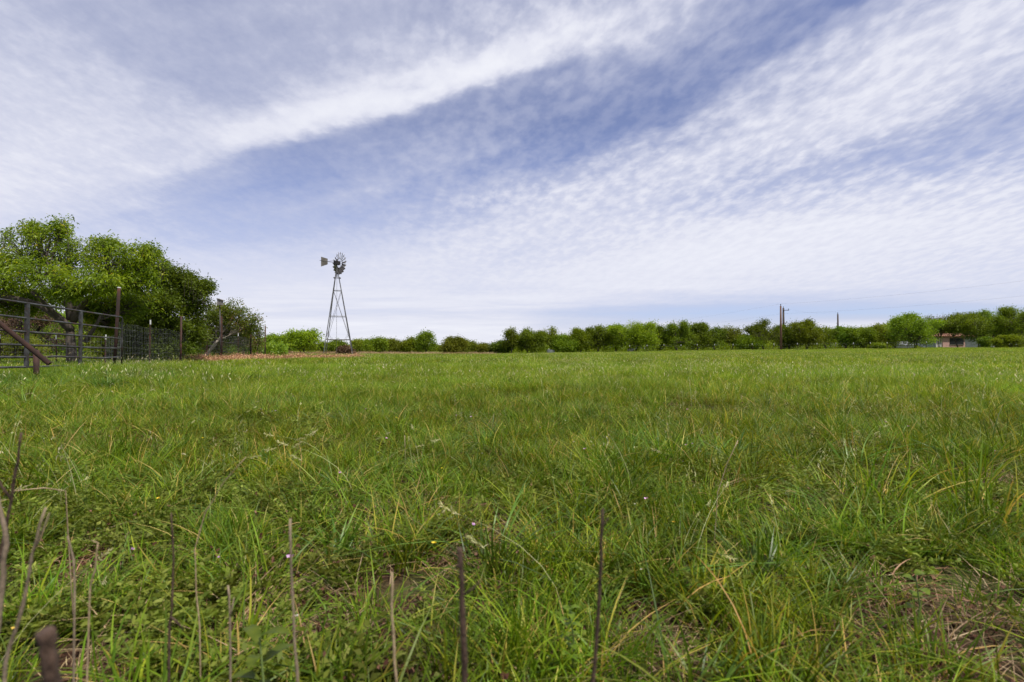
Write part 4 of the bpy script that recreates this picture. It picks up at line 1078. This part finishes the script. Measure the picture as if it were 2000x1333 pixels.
# near turf
X, Y = wedge(.25, 9, 70, 66); s = bare(X, Y); nz = vn(X, Y, 1.7, 1)
fb = spots(X, Y, FORB); X, Y = keep(X, Y, m=rng.random(len(X)) > np.clip(s * .92 + .6 * fb - .02, 0, .84)); nz = vn(X, Y, 1.7, 1)
sc = rng.uniform(.65, 1.25, len(X)) * (1 + .25 * nz)
scatter_obj('fine_grass', 'fine', X, Y, sc, 'fine short green grass covering the near pasture', 'grass', tilt=.25)
X, Y = wedge(.7, 12, 22, 64); lush = spots(X, Y, LUSH); s = bare(X, Y); fb = spots(X, Y, FORB); nz = vn(X, Y, 1.1, 4)
far_ = np.clip((np.hypot(X, Y) - 3.5) / 4, 0, 1)
X, Y = keep(X, Y, m=rng.random(len(X)) < np.clip(.16 + .45 * nz + .7 * far_, .04, 1) * (1 - s) * (1 - .85 * fb))
scatter_obj('tall_grass', 'tall', X, Y, rng.uniform(.6, 1.1, len(X)), 'taller upright grass blades standing through the near turf', 'grass', tilt=.2)
X, Y = wedge(.5, 10, 16, 64); lush = spots(X, Y, LUSH); s = bare(X, Y); nz = vn(X, Y, .9, 7)
X, Y = keep(X, Y, m=rng.random(len(X)) < np.clip(.20 + .45 * nz + 1.0 * lush, .02, 1) * (1 - s)); lush = spots(X, Y, LUSH)
scatter_obj('broad_grass', 'broad', X, Y, rng.uniform(.45, .85, len(X)) * (1 + .3 * lush), 'arching broad bladed grass tussocks in the near pasture', 'grass')
X, Y = wedge(.3, 7, 85, 64); fb = spots(X, Y, FORB); nz = vn(X, Y, 1.5, 11)
X, Y = keep(X, Y, m=rng.random(len(X)) < np.clip(.10 + .5 * nz * (nz > .1) + .9 * fb, .03, 1))
scatter_obj('feathery_weeds', 'forb', X, Y, rng.uniform(.8, 1.5, len(X)), 'low feathery leaved weeds among the near grass', 'weeds')
X, Y = wedge(.3, 6, 40, 64); nz = vn(X, Y, 2.2, 21)
X, Y = keep(X, Y, m=rng.random(len(X)) < np.clip(.15 + .6 * nz, .05, 1))
scatter_obj('clover_leaves', 'clover', X, Y, rng.uniform(.6, 1.1, len(X)), 'small round leaved ground weeds under the near grass', 'weeds')
X, Y = wedge(.3, 12, 60, 64); s = bare(X, Y); nz = vn(X, Y, 1.4, 15)
X, Y = keep(X, Y, m=rng.random(len(X)) < np.clip(.10 + .25 * nz + .50 * s, .03, 1))
scatter_obj('dry_thatch', 'thatch', X, Y, rng.uniform(.6, 1.2, len(X)), 'pale dry grass thatch lying in the near turf', 'grass')
X, Y = wedge(.3, 12, 45, 64); s = bare(X, Y); X, Y = keep(X, Y, m=rng.random(len(X)) < np.clip(.02 + .42 * s, 0, 1))
scatter_obj('reddish_litter', 'litter', X, Y, rng.uniform(.6, 1.3, len(X)), 'reddish dead stems lying on the bare soil patches', 'dead grass')
X, Y = wedge(2.2, 26, 2.2, 58); nz = vn(X, Y, .6, 19); X, Y = keep(X, Y, m=rng.random(len(X)) < np.clip(.45 + .5 * nz + .25 * (X > 1), .05, 1))
scatter_obj('oat_heads', 'oat', X, Y, rng.uniform(.55, .95, len(X)), 'wild oat stalks with pale hanging spikelets', 'grass')
X, Y = wedge(1.4, 14, 2.6, 58); nz = vn(X, Y, .8, 29); X, Y = keep(X, Y, m=rng.random(len(X)) < np.clip(.25 + .6 * nz + .4 * (X < -.5), .03, 1))
scatter_obj('foxtail_heads', 'seed', X, Y, rng.uniform(.6, 1.0, len(X)), 'straw coloured foxtail seed heads above the grass', 'grass')
for nm, ky, dn, lab in (('pink_flowers', 'pinkf', .9, 'tiny pink wildflowers scattered in the near grass'), ('yellow_flowers', 'yellowf', 1.2, 'tiny yellow wildflowers scattered in the near grass'), ('white_flowers', 'whitef', 1.4, 'tiny white wildflowers scattered in the near grass')):
    X, Y = wedge(1.2, 6, dn, 50); scatter_obj(nm, ky, X, Y, rng.uniform(.6, 1.1, len(X)), lab, 'flowers')
X, Y = wedge(2.8, 13, 9, 60); nz = vn(X, Y, .7, 41); X, Y = keep(X, Y, m=(X > .25 * Y) & (rng.random(len(X)) < np.clip(.4 + .5 * nz, .05, 1)))
scatter_obj('upright_grass', 'tall', X, Y, rng.uniform(1.0, 1.5, len(X)), 'long upright grass blades standing over the field on the house side', 'grass', tilt=.1)
for _ in range(2):
    n = 40; P_ = np.stack([rg.normal(0, .06, n), rg.normal(0, .06, n), rg.uniform(0, .006, n)], 1)
    proto('clods', [diamonds(P_, unit(rg.normal(size=(n, 3))), .012, .009, rg, 0), diamonds(P_ + [0, 0, .002], unit(rg.normal(size=(n, 3))), .010, .009, rg, 0)], 'crumb')
X, Y = wedge(.8, 7, 160, 56); X, Y = keep(X, Y, m=rng.random(len(X)) < bare(X, Y) * .8)
scatter_obj('soil_crumbs', 'clods', X, Y, rng.uniform(.6, 1.4, len(X)), 'reddish crumbs of soil lying on the bare patches', 'soil', tilt=.3)
# field
X, Y = wedge(7.5, 24, 7.5, 62); s = bare(X, Y); m = (rng.random(len(X)) > spots(X, Y, BARE) * .9) & (mulch_d(X, Y) > 1.0) & (rng.random(len(X)) < np.clip((np.hypot(X, Y) - 7) / 3, .1, 1))
X, Y = keep(X, Y, m=m); sc = rng.uniform(.75, 1.15, len(X))
scatter_obj('field_grass', 'patch', X, Y, sc, 'even green grass of the middle field', 'grass', zs=sc * (.85 + .25 * vn(X, Y, .5, 3)), tilt=.06)
X, Y = wedge(22, 62, 2.4, 60); m = mulch_d(X, Y) > 1.3; X, Y = keep(X, Y, m=m)
scatter_obj('distant_grass', 'farpatch', X, Y, rng.uniform(.8, 1.15, len(X)), 'green grass stretching over the far field', 'grass', tilt=.04)
X, Y = wedge(60, 125, 1.0, 58); sc = rng.uniform(1.1, 1.5, len(X))
scatter_obj('field_edge_grass', 'farpatch', X, Y, sc, 'green grass at the far edge of the field before the trees', 'grass', tilt=.03, zs=np.full(len(X), .95))
X, Y = wedge(10, 60, .8, 56); X, Y = keep(X, Y, m=(rng.random(len(X)) < np.clip(.5 + .4 * vn(X, Y, .25, 5) + .2 * (X > 0), .1, 1)) & (mulch_d(X, Y) > 1.3))
scatter_obj('pale_oat_specks', 'faroat', X, Y, rng.uniform(.6, 1.0, len(X)), 'pale oat spikelets dotting the far field', 'grass', zs=np.full(len(X), .85))
# taller lush growth in front of the gate
X = rng.normal(-8.2, 1.7, 260); Y = rng.normal(9.6, 1.2, 260)
scatter_obj('gate_grass', 'broad', X, Y, rng.uniform(.9, 1.35, 260), 'tall tangled grass growing in front of the pipe gate', 'grass')
# tan strip at the low far edge
n = 520; f = rng.random(n); px = 520 + f * 440; Yd = rng.uniform(66, 74, n) * np.where(px < 700, .88, 1.02); X = (px - 1000) / F * Yd
scatter_obj('dry_edge_grass', 'drypatch', X, Yd, rng.uniform(.8, 1.2, n), 'strip of dry tan grass under the low far trees', 'grass', zs=rng.uniform(.7, 1.1, n))
n = 90; X = rng.uniform(-26, -12, n); Yd = rng.uniform(24, 36, n); X = np.minimum(X, -.62 * Yd)
scatter_obj('shade_dry_grass', 'drypatch', X, Yd, rng.uniform(.4, .7, n), 'dry weeds under the trees behind the mesh fence', 'grass')

# mulch heap
ux_ = np.linspace(-17, -8, 80); uy_ = np.linspace(21, 43, 130); GX, GY = np.meshgrid(ux_, uy_)
dm = mulch_d(GX, GY); hgt = .21 * np.clip(1 - (dm / 1.55) ** 2, -.25, 1) * (1 + .25 * np.sin(GY * 1.9) + .18 * np.sin(GX * 3 + GY * 4))
GZ = gnd(GX, GY) + hgt; idx = np.arange(GX.size).reshape(GX.shape)
Fq = np.stack([idx[:-1, :-1], idx[:-1, 1:], idx[1:, 1:], idx[1:, :-1]], -1).reshape(-1, 4)
inside = (hgt > -.06).ravel(); Fq = Fq[inside[Fq].all(1)]
o = mesh_np('mulch_heap', np.stack([GX, GY, GZ], -1).reshape(-1, 3), Fq, M['mulch'], smooth=True); tag(o, 'long low heap of orange brown wood mulch by the fence and windmill', 'mulch heap', kind='stuff')
n = 5200; X = rng.uniform(-17, -8, n * 4); Y = rng.uniform(21, 37, n * 4); d = mulch_d(X, Y); m = (d < 1.6) & (rng.random(len(X)) < np.clip(1.9 - d, 0, 1)); X, Y, d = keep(X, Y, d, m=m)
hz = .21 * np.clip(1 - (d / 1.55) ** 2, 0, 1) * (1 + .25 * np.sin(Y * 1.9) + .18 * np.sin(X * 3 + Y * 4))
scatter_obj('wood_chips', 'chips', X, Y, rng.uniform(.7, 1.3, len(X)), 'loose orange wood chips covering the mulch heap', 'wood chips', extra_z=hz, tilt=.5)

# ------------------------------------------------------------------ dead stalks close to the camera
def stalk(pts, r0, r1, mat, label, twigs=(), knob=None):
    """pts: (px, row, depth) from the tip down; runs on to the ground"""
    P_ = [Vector(atY(*q)) for q in pts]
    d = P_[-1] - P_[-2]; last = P_[-1]; g = g1(last.x, last.y)
    if last.z > g:
        k = min((last.z - g + .03) / max(-d.z, 1e-3), 1.5); P_.append(last + Vector((d.x * k * .4, d.y * k * .4, -(last.z - g + .03))))
    fine = []
    for a, b in zip(P_, P_[1:]):
        for t_ in (0, .34, .67): fine.append(a.lerp(b, t_) + Vector((random.gauss(0, min(r1, .004) * .14), random.gauss(0, min(r1, .004) * .14), 0)))
    fine.append(P_[-1]); n = len(fine); base = P_[-1]
    rad = [.70 * (r0 + (r1 - r0) * i / (n - 1)) * (random.uniform(.86, 1.16) if r0 < .006 else random.uniform(.97, 1.04)) for i in range(n)]
    if knob:
        for q_, k_ in enumerate((knob * .9, knob, 1 + (knob - 1) * .5, 1 + (knob - 1) * .15)): rad[q_] *= k_
    m = MB(base); m.tube(fine, rad, 8)
    for (i, dx, dy, dz, rr_) in twigs:
        a = fine[min(i, n - 1)]; m.tube([a, a + Vector((dx * .5, dy * .5, dz * .4)), a + Vector((dx, dy, dz))], [rr_, rr_ * .8, rr_ * .4], 6)
    o = m.build('dead_stalk', M[mat], smooth=True); o.location = base
    tag(o, label, 'dead stalk', 'dead plant stalks close to the camera')
stalk([(900, 1068, .55), (903, 1160, .55), (905, 1240, .55), (909, 1333, .55)], .0040, .0052, 'stalk_dark', 'thick dark dead stalk with a side twig, standing in the middle of the near grass', [(3, .022, 0, .018, .0015), (1, -.006, 0, -.004, .003)])
stalk([(1175, 992, .62), (1172, 1090, .62), (1166, 1210, .62), (1157, 1333, .62)], .0024, .0042, 'stalk_dark', 'slender dark leaning stalk that is the tallest standing clear of the others', [(1, .008, 0, .010, .0012)])
stalk([(569, 1012, .72), (572, 1100, .72), (578, 1230, .72), (587, 1333, .72)], .0021, .0032, 'stalk_grey', 'thin straight purplish brown stalk, alone between the straw pair and the green tuft')
stalk([(767, 1115, .72), (768, 1200, .72), (773, 1290, .72), (779, 1333, .72)], .0022, .0030, 'stalk_straw', 'pale straw coloured stalk next to the thick dark stalk')
stalk([(99, 1226, .36), (104, 1262, .36), (108, 1300, .36), (112, 1340, .36)], .0066, .0072, 'stalk_dark', 'blurred thick stub with a broad blunt head very close to the camera', knob=1.25)
stalk([(45, 845, .72), (38, 900, .72), (28, 975, .72), (12, 1060, .72), (-12, 1160, .72)], .0020, .0034, 'stalk_dark', 'tall dark leaning stalk reaching highest of all above the near grass', [(6, -.03, 0, .05, .0018)])
stalk([(-4, 960, .66), (18, 1030, .66), (14, 1120, .66), (2, 1250, .66)], .0034, .0044, 'stalk_grey', 'grey brown stalk crossing behind the tall dark leaning one')
stalk([(94, 990, .62), (70, 1080, .62), (52, 1180, .62), (22, 1290, .62)], .0018, .0036, 'stalk_grey', 'pale grey stalk leaning in beside the blunt headed stub', [(3, .02, 0, .05, .0012)])
stalk([(339, 1000, .85), (343, 1090, .85), (342, 1170, .85), (338, 1215, .85)], .0018, .0030, 'stalk_dark', 'thin dark upright stalk beside the long curved straw', [(8, .02, 0, -.02, .002)])
stalk([(482, 893, 1.0), (440, 940, 1.0), (405, 1000, 1.0), (385, 1070, 1.0), (388, 1150, 1.0), (396, 1220, 1.0)], .0010, .0020, 'stalk_straw', 'long thin straw curving up and over from the grass')
stalk([(138, 1045, .8), (150, 1090, .8), (153, 1150, .8)], .0020, .0020, 'stalk_grey', 'short pale grey stalk between the leaning stalk and the thin dark one')
stalk([(197, 1058, .8), (192, 1110, .8), (182, 1145, .8)], .0014, .0020, 'stalk_straw', 'short straw stalk with a bent top by the short grey stalk', [(0, -.01, 0, .004, .001)])
stalk([(450, 1140, .8), (454, 1200, .8), (456, 1280, .8)], .0018, .0026, 'stalk_grey', 'short split grey stalk between the curved straw and the purplish stalk', [(3, .006, 0, .03, .0014)])
stalk([(791, 850, 3.3), (793, 905, 3.3), (792, 960, 3.3)], .003, .004, 'stalk_straw', 'lone pale straw standing out in the middle turf')
stalk([(1440, 860, 1.9), (1418, 905, 1.9), (1400, 960, 1.9)], .002, .002, 'stalk_straw', 'slanting pale straw near the lush dark clumps')
stalk([(30, 958, 1.2), (90, 952, 1.25), (132, 958, 1.3)], .0016, .0018, 'stalk_straw', 'nearly level pale twig caught in the weeds by the tall dark stalk')

def leafy(px, py, Yd, n, L_, W_, mat, label, seed):
    rg_ = np.random.default_rng(seed); base = Vector(gp(px, Yd)); ptsP = []; parts = []
    c_ = np.array(atY(px, py, Yd))
    root_ = empty('leafy_weed', base, label, 'weed')
    MB(base).tube([base, (base + Vector(c_)) / 2 + Vector((.01, 0, 0)), Vector(c_)], [.003, .0022, .0015], 6).build('stem', M['forb_stem'], root_)
    Vs = []; Fs = []; o_ = 0
    for i in range(n):
        az = i * 2.4; st = c_ - np.array([0, 0, 1]) * (c_[2] - base.z) * .7 * (i / n) ** 1.2
        dd = np.array([math.cos(az), math.sin(az), .7]); dd /= np.linalg.norm(dd); sd_ = np.cross(dd, [0, 0, 1]); sd_ /= np.linalg.norm(sd_)
        ll = L_ * rg_.uniform(.7, 1.2); S = 7
        for j in range(S + 1):
            t_ = j / S; cc = st + dd * ll * t_ + np.array([0, 0, -1]) * ll * .5 * t_ ** 2; hw = W_ * .5 * math.sin(math.pi * min(t_ * .95 + .04, 1)) ** .8
            upn = np.array([0, 0, .25 * hw]); Vs += [cc - sd_ * hw + upn, cc, cc + sd_ * hw + upn]
            if j < S:
                b_ = o_ + j * 3; Fs += [(b_, b_ + 1, b_ + 4, b_ + 3), (b_ + 1, b_ + 2, b_ + 5, b_ + 4)]
        o_ += 3 * (S + 1)
    mesh_np('leaves', np.array(Vs), np.array(Fs), M[mat], rg_.uniform(0, 1, len(Vs)), parent=root_, origin=np.array(base), smooth=True)
M['forb_stem'] = solid_mat('green_stem', [(0, (.10, .15, .04)), (1, (.18, .24, .07))], 20, .6, 0, 0)
leafy(512, 1240, .95, 7, .075, .024, 'yellowleaf', 'broad leaved light green weed at the bottom by the purplish stalk', 1)
leafy(1112, 1185, 1.15, 14, .034, .016, 'yellowleaf', 'yellow green leafy weed beside the slender dark leaning stalk', 2)
leafy(1782, 1120, 1.35, 5, .045, .03, 'yellowleaf', 'pale lime leaf catching light in the dark tangled grass', 3)
leafy(1665, 845, 3.6, 8, .07, .02, 'yellowleaf', 'small yellow green weed glowing in the middle turf', 4)
